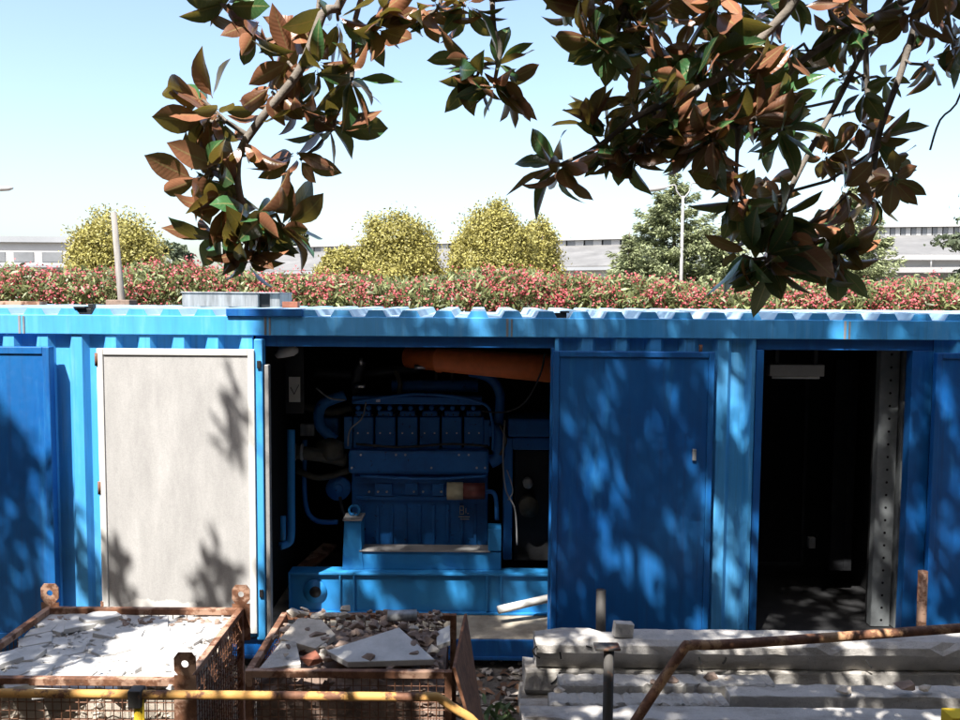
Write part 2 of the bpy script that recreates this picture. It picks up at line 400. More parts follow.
# perforated channel and inner gear in the empty bay
b = MB(); x0 = at(876,500,7.12).x; x1 = at(893,500,7.12).x; zz = ZF+.01; holes = []
cx = (x0+x1)/2+.012; hr = .011
while zz < ZR0-.08:
    z1 = zz+.105; zc = (zz+z1)/2
    n = 8; ring = [(cx+hr*math.cos(2*math.pi*(k+.5)/n), 7.12, zc+hr*math.sin(2*math.pi*(k+.5)/n)) for k in range(n)]
    cor = {0:(x1,7.12,z1),1:(x0,7.12,z1),2:(x0,7.12,zz),3:(x1,7.12,zz)}
    o = len(b.v); b.v += [Vector(p) for p in ring] + [Vector(cor[k]) for k in range(4)]
    for k in range(n):
        k2 = (k+1) % n; q = ((k+1)//2) % 4 if False else None
    seg = [(0,1),(2,3),(4,5),(6,7)]
    c = [8,9,10,11]
    # ring indices by angle 22.5,67.5,...: corners TR(0) TL(1) BL(2) BR(3)
    b.f += [(o+0,o+8,o+1),(o+1,o+8,o+9,o+2),(o+2,o+9,o+3),(o+3,o+9,o+10,o+4),(o+4,o+10,o+5),(o+5,o+10,o+11,o+6),(o+6,o+11,o+7),(o+7,o+11,o+8,o+0)]
    zz = z1
b.box((x0-.004,7.121,ZF+.01),(x0,7.20,zz)); b.box((x1,7.119,ZF+.01),(x1+.008,7.16,zz))
x2 = at(897,500,7.12).x; x3 = at(906,500,7.12).x
b.box((x2,7.09,ZF+.01),(x3,7.16,zz)); b.box((x1+.009,7.16,ZF+.01),(x2-.001,7.165,zz))
b.build('perforated_channel','zinc',ct, recalc=True)
MB().box((x0,7.21,ZF+.01),(x3,7.24,zz)).build('channel_back','inside',ct)
for u, wd in ((832,14),(846,8)):
    p = at(u,500,8.0); MB().box((p.x,8.0,ZF+.2),(p.x+wd/110,8.05,2.4)).build('inner_post','dark',ct,bev=.004)
p = at(765,572,8.0); q = at(808,572,8.0)
MB().box((p.x,8.2,p.z),(q.x,8.22,p.z+.03)).box((q.x,8.2,p.z),(q.x+.03,8.22,2.35)).build('cabinet_edge','dark',ct)
p = at(812,543,8.0); MB().box((p.x-.03,7.99,p.z-.05),(p.x+.03,8.05,p.z+.05)).build('switch_box','galv',ct,bev=.004)

# strip light hanging in the empty bay
a = at(768,364,7.15); c = at(822,376,7.15)
t = thing('strip_light', 'dusty white strip light fixed under the ceiling of the empty bay', 'strip light', (a.x, 7.15, c.z))
MB().box((a.x,7.10,c.z),(c.x,7.2,a.z)).build('housing','lampgrey',t,bev=.006)
for x in (a.x+.05,c.x-.08): MB().box((x,7.12,a.z+.001),(x+.03,7.18,ZR0+.029)).build('bracket','dark',t)
MB().tube([(a.x+.03,7.13,c.z-.012),(c.x-.03,7.13,c.z-.012)],.011,10).build('tube','white',t,True)
# small bulkhead lamp in the engine bay
p = at(287,354,7.2)
t = thing('bulkhead_lamp', 'small oval lamp under the ceiling at the left end of the engine bay', 'lamp', (p.x,7.2,p.z))
b = MB(); b.tube([p+Vector((-.09,0,-.02)),p+Vector((-.05,0,.01)),p+Vector((.05,0,.03)),p+Vector((.09,0,.03))],[.02,.045,.045,.02],12).build('glass','white',t,True)
MB().box((p.x-.07,7.16,p.z+.06),(p.x+.07,7.25,ZR0+.029)).build('base','dark',t,bev=.01)

# ------------------------------------------------------------------ engine
en = thing('diesel_engine', 'big blue six cylinder diesel engine on a blue skid inside the container bay', 'engine', (-.5,8.1,ZF))
E = 7.85
def P(u, v, Y=E): return at(u, v, Y)
def pbox(u0, v0, u1, v1, Y, dep, b=None):
    """box whose front face spans the given outline at distance Y"""
    b = b or MB(); a = at(u0, v1, Y); c = at(u1, v0, Y)
    b.box((a.x, Y, a.z), (c.x, Y+dep, c.z)); return b
pbox(352,470,488,556,E,.75).build('block','engine',en,bev=.012)
for i in range(9): pbox(362+i*14,505,365+i*14,548,E-.02,.019).build('block_rib','engine',en,bev=.004)
pbox(354,477,487,483,E-.045,.044).build('block_flange','engine',en,bev=.004); pbox(356,497,486,500,E-.03,.029).build('block_flange','engine',en,bev=.004)
pbox(348,451,489,474,E-.16,.20).build('exhaust_manifold','engine',en,bev=.03)
b = MB()
for i in range(16):
    p = P(352+i*8.9+random.uniform(-1,1), random.choice((455,468,479,488,492)), E-.17)
    MB().tube([p, p+Vector((0,.02,0))], .010, 6).build('bolt','steel',en)
for i in range(6):
    u = 353+i*22.2
    h = pbox(u,417,u+20,449,E-.05,.5).build('cylinder_head','engine',en,bev=.012)
    pbox(u+2.5,411,u+17.5,416.5,E-.03,.42).build('valve_cover','engine',h,bev=.012)
    for du in (5,15):
        p = P(u+du,433,E-.05); MB().tube([p,p+Vector((0,-.012,0))],.008,6).build('bolt','steel',h)
pbox(352,397,482,404,E-.10,.12).build('fuel_rail','engine',en,bev=.01)
b = MB()
for i in range(12):
    p = P(358+i*10.5,408,E-.07); MB().tube([p,p+Vector((0,.05,0))],.022,8).build('injector_cap','engine',en,True)
b = MB()
for i in range(24):
    p = P(356+i*5.4,415,E-.075); MB().tube([p,p+Vector((0,.02,0))],.007,6).build('rail_bolt','grime',en)
b = MB(); b.tube([P(392,386,7.95),P(478,386,7.95)],.055,14)
b.build('intake_pipe','engine',en,True)
for u in (436,452):
    MB().tube([P(u,362,7.95),P(u,398,7.95)],.012,8).build('hanger_rod','grime',en,True)
# oil filter, starter
MB().tube([P(447,491,E-.18),P(463,491,E-.18)],.078,18).build('filter_cap','cream',en,True)
MB().tube([P(463.3,491,E-.18),P(485,491,E-.18)],.072,18).build('oil_filter','maroon',en,True)
# left end: pulleys, turbo pipes
b = MB(); p = P(340,486,E+.1); b.tube([p,p+Vector((0,-.12,0))],.11,20); b.tube([p+Vector((0,-.125,0)),p+Vector((0,-.16,0))],.05,16)
b.build('pulley','engine',en,True)
b = MB(); b.tube(bezier([P(295,452,7.6),P(318,455,7.7),P(345,460,7.8)]),[.06]*13,12); b.build('turbo_pipe','grime',en,True)
b = MB(); p = P(330,450,7.75); b.tube([p+Vector((-.12,0,0)),p+Vector((-.02,0,0)),p+Vector((.03,0,0)),p+Vector((.12,0,0))],[.06,.11,.11,.07],16); b.build('turbocharger','grime',en,True)
b = MB(); b.tube(bezier([P(335,440,7.8),P(320,425,7.8),P(322,405,7.85),P(345,395,7.9)]),.05,12); b.build('coolant_hose','engine',en,True)
pbox(320,418,338,436,7.9,.2).build('pump_body','engine',en,bev=.02)
b = MB(); p = P(298,452,7.58)
for dx in (-.03,.03): b.tube([p+Vector((dx,0,0)),p+Vector((dx+.012,0,0))],.075,14)
b.build('pipe_flange','galv',en,True)
# exhaust elbow above
b = MB(); b.tube(bezier([P(357,392,7.9),P(357,375,7.85),P(362,360,7.85)]),[.05]*13,12); b.build('exhaust_elbow','dark',en,True)
b = MB(); p = P(355,386,7.8); b.tube([p,p+Vector((.09,0,0))],.025,10); q = P(361,365,7.8); b.tube([q,q+Vector((0,0,.06))],.018,8); b.build('sensor','steel',en,True)
pbox(376,397,380,402,E-.115,.014).build('clip','steel',en)
# right: radiator and ducting
pbox(508,419,551,437,7.75,.5).build('radiator_tank','engine',en,bev=.02)
b = pbox(503,438,513,560,7.78,.4); pbox(513,438,551,450,7.78,.4,b); b.build('radiator_frame','engine',en,bev=.01)
pbox(514,451,551,560,7.9,.2).build('radiator_core','dark',en)
p = P(529,508,7.72); MB().tube([p,p+Vector((0,.17,0))],.09,16).build('fan_hub','grime',en,True)
p = P(528,484,7.74); MB().tube([p,p+Vector((0,.1,0))],.045,12).build('filler_cap','galv',en,True)
MB().tube(bezier([P(489,430,7.8),P(497,432,7.8),P(499,455,7.8),P(490,462,7.8)]),.06,12).build('water_pipe','engine',en,True)
# small painted mark on the block
b = MB(); a = P(461,512,E-.035); s = .0085
for (x,z,ww,hh) in ((-.5,-.8,.25,3),(-.5,1.95,1.4,.25),(-.5,.5,1.4,.25),(-.5,-.9,1.4,.25),(.7,.6,.25,1.3),(.8,-.75,.25,1.2),(1.6,.4,.25,1),(1.6,-.4,.25,.8),(2.2,-.7,.6,.3),(-.9,-1.9,4,.3),(-.3,-2.7,3.2,.25)):
    b.box(a+Vector((x*3*s,-.0,z*3*s)), a+Vector(((x+ww)*3*s,.004,(z+hh)*3*s)))
b.build('painted_mark','white',en)
# skid
sk_ = MB(); Y1 = 7.34
a = at(290,612,Y1); c = at(553,577,Y1); zt = .60
sk_.box((a.x,Y1+.03,ZF+.02),(c.x+.3,Y1+.045,zt-.02))
sk_.box((a.x,Y1,zt-.02),(c.x+.3,Y1+.17,zt)); sk_.box((a.x,Y1-.01,ZF+.002),(c.x+.3,Y1+.17,ZF+.02)); sk_.box((a.x-.012,Y1,ZF+.003),(a.x-.0005,Y1+.17,zt-.001))
for u in (339,353,486,500):
    x = at(u,590,Y1).x; sk_.box((x,Y1+.004,ZF+.021),(x+.014,Y1+.029,zt-.021))
skid = sk_.build('skid_frame','skid',en,bev=.003)
b = MB(); p = at(315,591,Y1+.029)
n = 20; b.tube([p,p+Vector((0,-.012,0))],.10,24); b.build('lifting_lug','skid',skid,True)
b = MB(); b.tube([p+Vector((.005,-.012,-.005)),p+Vector((.005,-.014,-.005))],.05,20); b.build('lug_hole','dark',skid,True)
a = at(362,575,7.48); c = at(489,549,7.48)
x0 = at(344,560,7.46).x; x1 = at(362,560,7.46).x; x2 = at(488,560,7.46).x; x3 = at(501,560,7.46).x
zup = at(420,549,7.48).z; ztop = at(353,520,7.46).z
b = MB().box((x0,7.44,zt+.002),(x3,7.60,zup-.012)); b.build('mount_beam','skid',en,bev=.004)
MB().box((x1-.02,7.425,zup-.011),(x2+.02,7.62,zup)).build('mount_plate','lampgrey',en,bev=.002)
MB().ext([(x0-.01,7.43,zt+.002),(x1+.02,7.43,zt+.002),(x1+.001,7.43,zup),(x1-.005,7.43,ztop),(x0+.008,7.43,ztop)],(0,.2,0)).build('mount_bracket','skid',en,bev=.004)
MB().box((x0-.005,7.415,ztop+.001),(x1+.006,7.645,ztop+.018)).build('bracket_cap','lampgrey',en,bev=.003)
MB().box((x2,7.43,zup+.001),(x3,7.62,ztop-.06)).build('mount_bracket','skid',en,bev=.004)
b = MB(); p = Vector(((x0+x1)/2,7.55,ztop+.06))
b.tube([p+Vector((.045*math.cos(k*.5236),0,.045*math.sin(k*.5236))) for k in range(12)]+[p+Vector((.045,0,0))],.012,8,False)
b.box(p+Vector((-.03,-.02,-.045)),p+Vector((.0,.02,-.02))); b.build('lifting_eye','skid',en,True)
# dark diagonal support leg behind left
b = MB().beam(at(300,572,7.6),at(330,545,8.2),.14,.03); b.build('skid_strut','rustlight',en)
# J shaped blue pipes at the left
b = MB(); b.tube(bezier([at(291,430,7.35),at(291,500,7.35),at(291,535,7.35),at(288,543,7.35),at(280,546,7.3)]),.034,12); b.build('drain_pipe','skid',en,True)
b = MB(); b.tube([at(283,516,7.30),at(283,540,7.30)],.024,10); b.build('drain_pipe','skid',en,True)
# cables
for pts, r, mm in (
    ([(316,388,7.6),(330,398,7.6),(345,400,7.65)],.008,'galv'),
    ([(366,402,7.65),(362,418,7.6),(350,430,7.6),(348,446,7.65)],.007,'galv'),
    ([(482,411,7.6),(505,412,7.45),(525,402,7.3),(540,375,7.1),(545,352,7.05)],.008,'dark'),
    ([(505,420,7.65),(503,460,7.6),(506,490,7.6),(515,510,7.55),(517,545,7.5)],.008,'galv'),
    ([(507,470,7.6),(513,490,7.6),(508,500,7.6)],.006,'galv')):
    MB().tube(bezier([at(*q) for q in pts]),r,6).build('cable',mm,en,True)
for pts, r, mm, nm in (
    ([(300,405,7.9),(330,412,7.9),(352,408,7.95)],.035,'grime','exhaust_pipe'),
    ([(296,470,7.8),(320,478,7.8),(350,470,7.82)],.028,'grime','oil_pipe'),
    ([(305,440,7.85),(305,500,7.85),(315,520,7.85),(338,522,7.85)],.022,'engine','water_hose'),
    ([(352,402,7.72),(420,394,7.74),(480,402,7.72),(492,420,7.72),(493,450,7.72)],.013,'engine','fuel_line'),
    ([(356,444,7.66),(400,447,7.66),(450,444,7.66),(488,446,7.66)],.011,'dark','wiring_loom'),
    ([(360,476,7.66),(430,479,7.66),(486,476,7.66)],.012,'engine','fuel_line'),
    ([(395,370,7.9),(400,384,7.85),(398,397,7.85)],.022,'grime','breather_pipe'),
    ([(470,372,7.95),(490,378,7.9),(500,395,7.9),(498,425,7.9)],.045,'engine','intake_elbow'),
    ([(315,372,8.1),(345,374,8.1),(380,372,8.1),(420,368,8.1)],.055,'dark','exhaust_pipe'),
    ([(485,491,7.7),(495,495,7.7),(497,520,7.7)],.02,'engine','oil_pipe'),
    ([(340,497,7.75),(345,515,7.75),(365,530,7.72)],.014,'dark','belt'),
    ([(500,425,7.7),(506,440,7.7),(500,455,7.7)],.012,'grime','hose')):
    MB().tube(bezier([at(*q) for q in pts]),r,10).build(nm,mm,en,True)
for u0,v0,u1,v1,mm,nm in ((360,455,372,462,'zinc','data_plate'),(405,483,418,495,'engine','cover_plate'),(432,484,444,496,'engine','cover_plate'),(375,484,392,496,'engine','cover_plate'),(300,424,314,436,'galv','junction_box'),(318,440,326,452,'grime','bracket'),(484,420,490,446,'engine','end_cover'),(344,417,352,449,'engine','end_cover')):
    pbox(u0,v0,u1,v1,7.70 if v0 < 480 and u0 > 340 and u0 < 400 and v0 > 450 else 7.80,.05).build(nm,mm,en,bev=.006)
# orange duct
b = MB(); p = at(408,357,8.0); q = at(556,369,7.28); d = q-p
b.tube([p,p+d*.22,p+d*.225,p+d*.24,p+d*.245,q],[.10,.105,.118,.118,.108,.118],24); du = b.build('air_duct','orange',en,True)
du['label'] = 'orange tubular air duct running under the ceiling'
p = at(420,367,7.85); MB().tube([p+Vector((-.05,0,0)),p+Vector((.05,0,0))],.022,10).build('duct_clamp','steel',en,True)
# paper label on the bay wall
a = at(289,402,7.4); c = at(300,377,7.4)
t = MB().box((a.x,7.4,a.z),(c.x,7.406,c.z)).build('wall_notice','white')
tag(origin_to(t,(a.x,7.4,a.z)), 'pale grey notice card with a black tick fixed at the left of the engine bay', 'notice')
b = MB(); a2 = Vector((a.x+.015,7.397,(a.z+c.z)/2)); b.beam(a2+Vector((0,0,.02)),a2+Vector((.03,0,-.04)),.004,.014,(0,1,0)); b.beam(a2+Vector((.03,0,-.04)),a2+Vector((.07,0,.04)),.004,.012,(0,1,0))
b.build('tick_mark','mark',t)
MB().box((a.x-.03,7.41,a.z-.1),(c.x+.03,7.43,ZR0)).build('backing_strip','dark',t)

# loose bar on the sill
b = MB(); b.tube([at(498,610,7.12),at(550,598,7.26)],.034,12)
o = tag(b.build('steel_bar','white',None,True),'pale round bar propped on the container sill right of the skid','bar'); origin_to(o, at(498,612,7.12))

# ------------------------------------------------------------------ things on the roof
ZT = ZR1+.05
a = at(182,306,8.2); c = at(258,293.5,8.2)
t = thing('roof_cowl','low galvanised sheet metal cowl on the container roof','roof cowl',(a.x,8.2,ZT))
MB().box((a.x,8.2,ZT),(c.x,8.75,c.z)).build('casing','galv',t,bev=.008)
MB().box((a.x-.008,8.19,c.z+.001),(c.x+.20,8.76,c.z+.012)).build('lid','galv',t,bev=.002)
x = c.x; MB().box((x+.003,8.25,ZT),(x+.10,8.7,c.z)).build('louvre','dark',t); MB().box((x+.104,8.22,ZT),(x+.20,8.74,c.z)).build('side_box','galv',t,bev=.006)
p = at(291,305,8.0); o = MB().box((p.x-.07,7.95,ZT),(p.x+.07,8.05,ZT+.055)).build('brick','brickred',bev=.004); tag(origin_to(o,(p.x,8,ZT)),'single brown brick lying on the container roof right of the metal cowl','brick')
p = at(88,309,YF+.1); o = MB().box((p.x-.06,YF+.02,ZR1+.002),(p.x+.06,YF+.1,ZR1+.05)).box((p.x-.07,YF-.0,ZR1+.05),(p.x+.02,YF+.08,ZR1+.065)).box((p.x+.03,YF+.03,ZR1+.05),(p.x+.07,YF+.09,ZR1+.085)).build('clamp','dark',bev=.004); tag(origin_to(o,(p.x,YF+.05,ZR1)),'black steel clamp on the left of the container roof edge','clamp')
p = at(556,316,YF+.1); o = MB().box((p.x-.08,YF+.06,ZR1+.002),(p.x+.08,YF+.16,ZR1+.04)).box((p.x+.03,YF+.05,ZR1+.04),(p.x+.1,YF+.12,ZR1+.055)).build('clamp','dark',bev=.004); tag(origin_to(o,(p.x,YF+.1,ZR1)),'black steel clamp on the roof edge above the middle blue door','clamp')
a = at(-10,301,8.6); c = at(42,301,8.6)
o = MB().box((a.x,8.55,ZT+.0),(c.x,8.7,ZT+.035)).build('plank','rustlight',bev=.003); tag(origin_to(o,(a.x,8.6,ZT)),'thin brown plank lying on the far left of the container roof','plank')

# ------------------------------------------------------------------ crates
def crate(x0, x1, y0, y1, zt, label, pm, solid_right=False, lugs=True):
    t = thing('mesh_crate', label, 'crate', ((x0+x1)/2,(y0+y1)/2,0), 'rusty wire mesh crates')
    zb = .14; fr = .04
    for y in (y0,y1-fr):
        MB().box((x0+fr,y,zt-fr),(x1-fr,y+fr,zt)).build('rim_rail',pm,t,bev=.004); MB().box((x0+fr,y,zb),(x1-fr,y+fr,zb+fr)).build('foot_rail',pm,t,bev=.004)
    for x in (x0,x1-fr):
        if solid_right and x > x0: continue
        MB().box((x,y0+fr,zt-fr),(x+fr,y1-fr,zt)).build('rim_rail',pm,t,bev=.004); MB().box((x,y0+fr,zb),(x+fr,y1-fr,zb+fr)).build('foot_rail',pm,t,bev=.004)
    for x in (x0,x1-fr):
        for y in (y0,y1-fr):
            MB().box((x,y,0),(x+fr,y+fr,zt-.001)).box((x-.02,y-.02,0),(x+fr+.02,y+fr+.02,.012)).build('corner_post',pm,t,bev=.004)
            if lugs:
                w_ = .115; xc = x+fr/2; X0 = xc-w_/2; yy = y-.004 if y == y0 else y+fr+.001
                n = 10; pts = []
                # plate with a hole: outer outline with rounded top
                cx, cz, hr = xc, zt+.085, .02
                out = [(X0,zt-.22),(X0+w_,zt-.22),(X0+w_,zt+.12),(X0+w_-.02,zt+.15),(X0+.02,zt+.15),(X0,zt+.12)]
                vs = []; fs = []
                hole = [(cx+hr*math.cos(a),cz+hr*math.sin(a)) for a in [2*math.pi*k/12 for k in range(12)]]
                # quads between hole and a square, then the plate below
                sq = []
                for k in range(12):
                    a = 2*math.pi*k/12; c_, s_ = math.cos(a), math.sin(a); m_ = max(abs(c_)/.0575, abs(s_)/.062)
                    sq.append((cx+c_/m_, cz+s_/m_))
                for dy in (0,.008):
                    o_ = len(vs); vs += [(p[0],yy+dy,p[1]) for p in hole] + [(p[0],yy+dy,p[1]) for p in sq] + [(X0,yy+dy,cz-.0625),(X0+w_,yy+dy,cz-.0625),(X0+w_,yy+dy,zt-.22),(X0,yy+dy,zt-.22)]
                    for k in range(12):
                        k2 = (k+1)%12; fs.append((o_+k,o_+k2,o_+12+k2,o_+12+k))
                    fs.append((o_+24,o_+25,o_+26,o_+27))
                h = 28
                for k in range(12):
                    k2 = (k+1)%12; fs += [(k,k2,h+k2,h+k),(12+k,12+k2,h+12+k2,h+12+k)]
                fs += [(25,26,h+26,h+25),(27,24,h+24,h+27),(26,27,h+27,h+26)]
                MB().add(vs,fs).build('lifting_lug',pm,t)
                sd = .05 if x == x0 else -.05
    def mesh(pa, pb, fixed, axis):
        b = MB(); n = int((pb-pa)/.045)
        for i in range(1,n):
            q = pa+(pb-pa)*i/n
            p0 = (q,fixed,zb+.02) if axis == 'x' else (fixed,q,zb+.02); p1 = (q,fixed,zt-.02) if axis == 'x' else (fixed,q,zt-.02)
            b.tube([p0,p1],.0028,4,False)
        m_ = int((zt-zb)/.045)
        for i in range(1,m_):
            z = zb+(zt-zb)*i/m_
            p0 = (pa,fixed+.005,z) if axis == 'x' else (fixed+.005,pa,z); p1 = (pb,fixed+.005,z) if axis == 'x' else (fixed+.005,pb,z)
            b.tube([p0,p1],.0028,4,False)
        b.build('wire_mesh','rust',t)
    mesh(x0+fr,x1-fr,y0+.02,'x'); mesh(x0+fr,x1-fr,y1-.02,'x'); mesh(y0+fr,y1-fr,x0+.02,'y')
    if not solid_right: mesh(y0+fr,y1-fr,x1-.02,'y')
    MB().box((x0+fr,y0+fr,zb),(x1-fr,y1-fr,zb+.01)).build('base_sheet','rust',t)
    return t
CZ = .93
A0, A1, AY0, AY1 = -2.80,-1.52,4.50,5.58
crate(A0,A1,AY0,AY1,CZ,'rusty wire mesh crate on the left, heaped with broken white slabs','rustlight')
B0, B1, BY0, BY1 = -1.27,-.14,4.66,5.56
t = crate(B0,B1,BY0,BY1,CZ-.02,'rusty wire mesh crate in the middle, full of brown rubble','rustlight',True,False)
# its solid right side, sprung outwards at the foot
pts = [at(464,614,5.62),at(452,668,4.62),Vector((.10,4.62,.10)),Vector((.02,5.62,.12))]
MB().ext(pts,(.018,.0,.004)).build('side_plate','rust',t,bev=.003)
# contents, left: broken slabs on a heap
rs_h = random.Random(91)
bm_fill = MB().box((A0+.06,AY0+.06,.16),(A1-.06,AY1-.06,CZ-.09))
for i in range(330):
    sz = rs_h.uniform(.02,.06); f_ = i%2
    bm_fill.add(*hull((rs_h.uniform(A0+.08,A1-.08) if f_ else A1-.07,AY0+.07 if f_ else rs_h.uniform(AY0+.08,AY1-.08),rs_h.uniform(.2,CZ-.1)),(sz*1.3,sz*.7,sz) if f_ else (sz*.7,sz*1.3,sz),10,i+70000))
bm_fill = bm_fill.build('slab_heap','rubble2'); tag(bm_fill,'packed mass of broken white slabs below the top layer in the left mesh crate','slab heap',kind='stuff')
origin_to(bm_fill,((A0+A1)/2,(AY0+AY1)/2,.16))
rs = random.Random(5)
def slab(c, rad, th, rot, tilt, seed, m, name, label, cat, group=None, n=None, asp=1):
    rr = random.Random(seed); n = n or rr.choice((4,5,5,6)); poly = []
    for k in range(n):
        a = 2*math.pi*(k+rr.uniform(-.22,.22))/n; q = rad*rr.uniform(.72,1.1)
        poly.append(Vector((q*math.cos(a)*asp,q*math.sin(a),0)))
    Rm = Euler((tilt[0],tilt[1],rot)).to_matrix()
    poly = [Vector(c)+Rm@p for p in poly]
    o = MB().ext(poly, Rm@Vector((0,0,th))).build(name,m,bev=.004); tag(o,label,cat,group); origin_to(o,c); return o
k = 0
for iy in range(9):
    for ix in range(8):
        x = A0+.11+(ix+.5*(iy%2))*.148+rs.uniform(-.03,.03); y = AY0+.10+iy*.110+rs.uniform(-.02,.02)
        if x > A1-.09: continue
        k += 1
        slab((x,y,CZ-.085+.018*math.sin(ix*.9)*math.cos(iy*.7)+rs.uniform(0,.022)),rs.uniform(.09,.15),rs.uniform(.02,.035),rs.uniform(0,3.1),(rs.gauss(0,.045),rs.gauss(0,.045)),k,'slab','broken_slab',
            'jagged piece of broken white slab heaped in the left mesh crate','slab','broken white slabs in the left crate',asp=1.15)
# brownish debris along its rim
rim = MB()
for i in range(60):
    x = rs.uniform(A0+.07,A1-.07); y = AY1-.08-abs(rs.gauss(0,.05)); rim.add(*hull((x,y,CZ-.05),(.03,.025,.018),9,i+900))
wc = MB()
for i in range(420):
    sz = rs.uniform(.006,.02); wc.add(*hull((rs.uniform(A0+.06,A1-.06),rs.uniform(AY0+.06,AY1-.06),CZ-.05+rs.uniform(-.02,.01)),(sz*1.5,sz,sz*.7),8,i+40000))
tag(wc.build('plaster_crumbs','slab'),'white plaster crumbs strewn between the slabs of the left mesh crate','plaster crumbs',kind='stuff')
tag(rim.build('crumbs','rubble'),'brown mortar crumbs along the back rim of the left mesh crate','crumbs',kind='stuff')
# contents, middle: rubble
hp = MB(); nx, ny = 16, 13; vs = []; fs = []
for j in range(ny+1):
    for i in range(nx+1):
        x = B0+.05+(B1-B0-.1)*i/nx; y = BY0+.05+(BY1-BY0-.1)*j/ny
        e = min(i,nx-i,j,ny-j); z = CZ-.15+min(e,4)*.022+.05*(j/ny)*min(e,3)/3+rs.uniform(-.02,.02)
        vs.append((x,y,z))
for j in range(ny):
    for i in range(nx):
        a = j*(nx+1)+i; fs.append((a,a+1,a+nx+2,a+nx+1))
o_ = len(vs); vs += [(B0+.05,BY0+.05,.16),(B1-.05,BY0+.05,.16),(B1-.05,BY1-.05,.16),(B0+.05,BY1-.05,.16)]
c00,c10,c11,c01 = 0,nx,(ny+1)*(nx+1)-1,ny*(nx+1)
fs += [tuple([o_,o_+1]+[nx-i for i in range(nx+1)]), (o_+1,o_+2)+tuple((ny-j)*(nx+1)+nx for j in range(ny+1)), (o_+2,o_+3)+tuple(ny*(nx+1)+i for i in range(nx+1)), (o_+3,o_)+tuple(j*(nx+1) for j in range(ny+1))]
hp.add(vs,fs)
for i in range(420):
    x = rs.uniform(B0+.06,B1-.08); y = rs.uniform(BY0+.06,BY1-.06); s = rs.uniform(.008,.026)
    hp.add(*hull((x,y,CZ-.065+.055*(y-BY0)/(BY1-BY0)+rs.uniform(-.02,.03)),(s*rs.uniform(1,1.8),s,s*.8),8,i+3000))
for i in range(260):   # behind the wire, front and left
    s = rs.uniform(.02,.05); hp.add(*hull((rs.uniform(B0+.07,B1-.08),BY0+.06,rs.uniform(.2,CZ-.12)),(s*1.2,s*.6,s),9,i+5000))
tag(hp.build('rubble','rubble'),'fine brown rubble filling the middle mesh crate','rubble',kind='stuff')
for i in range(110):
    x = rs.uniform(B0+.10,B1-.10); y = rs.uniform(BY0+.12,BY1-.10); s = rs.uniform(.022,.048)
    pale = y > BY1-.4 and x < B0+.5
    V_, F_ = hull((x,y,CZ-.035+.06*(y-BY0)/(BY1-BY0)+rs.uniform(-.02,.035)),(s*rs.uniform(1,1.5),s,s*.75),13,i+7000)
    o = MB().add(V_,F_).build('rubble_chunk','rubble2' if pale or i%5 == 0 else 'rubble',bev=.003)
    if pale: tag(o,'pale sunlit mortar chunk at the back left of the middle mesh crate','rubble chunk','pale chunks in the middle crate')
    else: tag(o,'loose masonry chunk on the rubble of the middle mesh crate','rubble chunk','masonry chunks in the middle crate')
    origin_to(o,(x,y,CZ-.05))
def quadslab(pp, th, m, name, label, cat):
    o = MB().ext(pp,(0,0,-th)).build(name,m,bev=.004); tag(o,label,cat); origin_to(o,pp[0]); return o
z = CZ+.0
quadslab([(-.72,4.74,z+.0),(-.24,4.77,z+.005),(-.36,4.95,z+.03),(-.47,5.10,z+.06),(-.62,5.0,z+.045),(-.86,4.86,z+.015)],.035,'slab','stone_slab','flat grey stone slab with a pointed back corner lying on the rubble of the middle crate','slab')
quadslab([(-1.16,5.02,z+.02),(-.93,4.90,z+.01),(-.84,5.06,z+.03),(-.95,5.22,z+.06),(-1.10,5.24,z+.06)],.04,'rubble2','stone_slab','sandy grey slab leaning at the left of the rubble crate','slab')
quadslab([(-1.22,4.74,z-.05),(-.98,4.74,z-.01),(-1.05,4.95,z+.03),(-1.14,4.98,z+.02)],.03,'concrete','stone_slab','blue-grey slab fragment in the front left corner of the rubble crate','slab')
V_,F_ = hull((-.93,4.79,z),(.075,.05,.06),12,77); tag(origin_to(MB().add(V_,F_).build('brick_lump','brickred',bev=.004),(-.93,4.79,z-.05)),'reddish brick lump at the front of the rubble crate','brick lump')
b = MB(); b.tube([(-.56,5.32,z+.045),(-.38,5.33,z+.05)],.035,14); tag(origin_to(b.build('pipe_stub','galv',None,True),(-.56,5.32,z)),'short pale pipe stub on the rubble behind the pointed slab','pipe')
quadslab([(-.24,4.98,z+.0),(-.16,4.95,z+.04),(-.17,5.12,z+.07),(-.25,5.14,z+.02)],.03,'slab','stone_slab','small white slab piece standing at the right end of the rubble crate','slab')

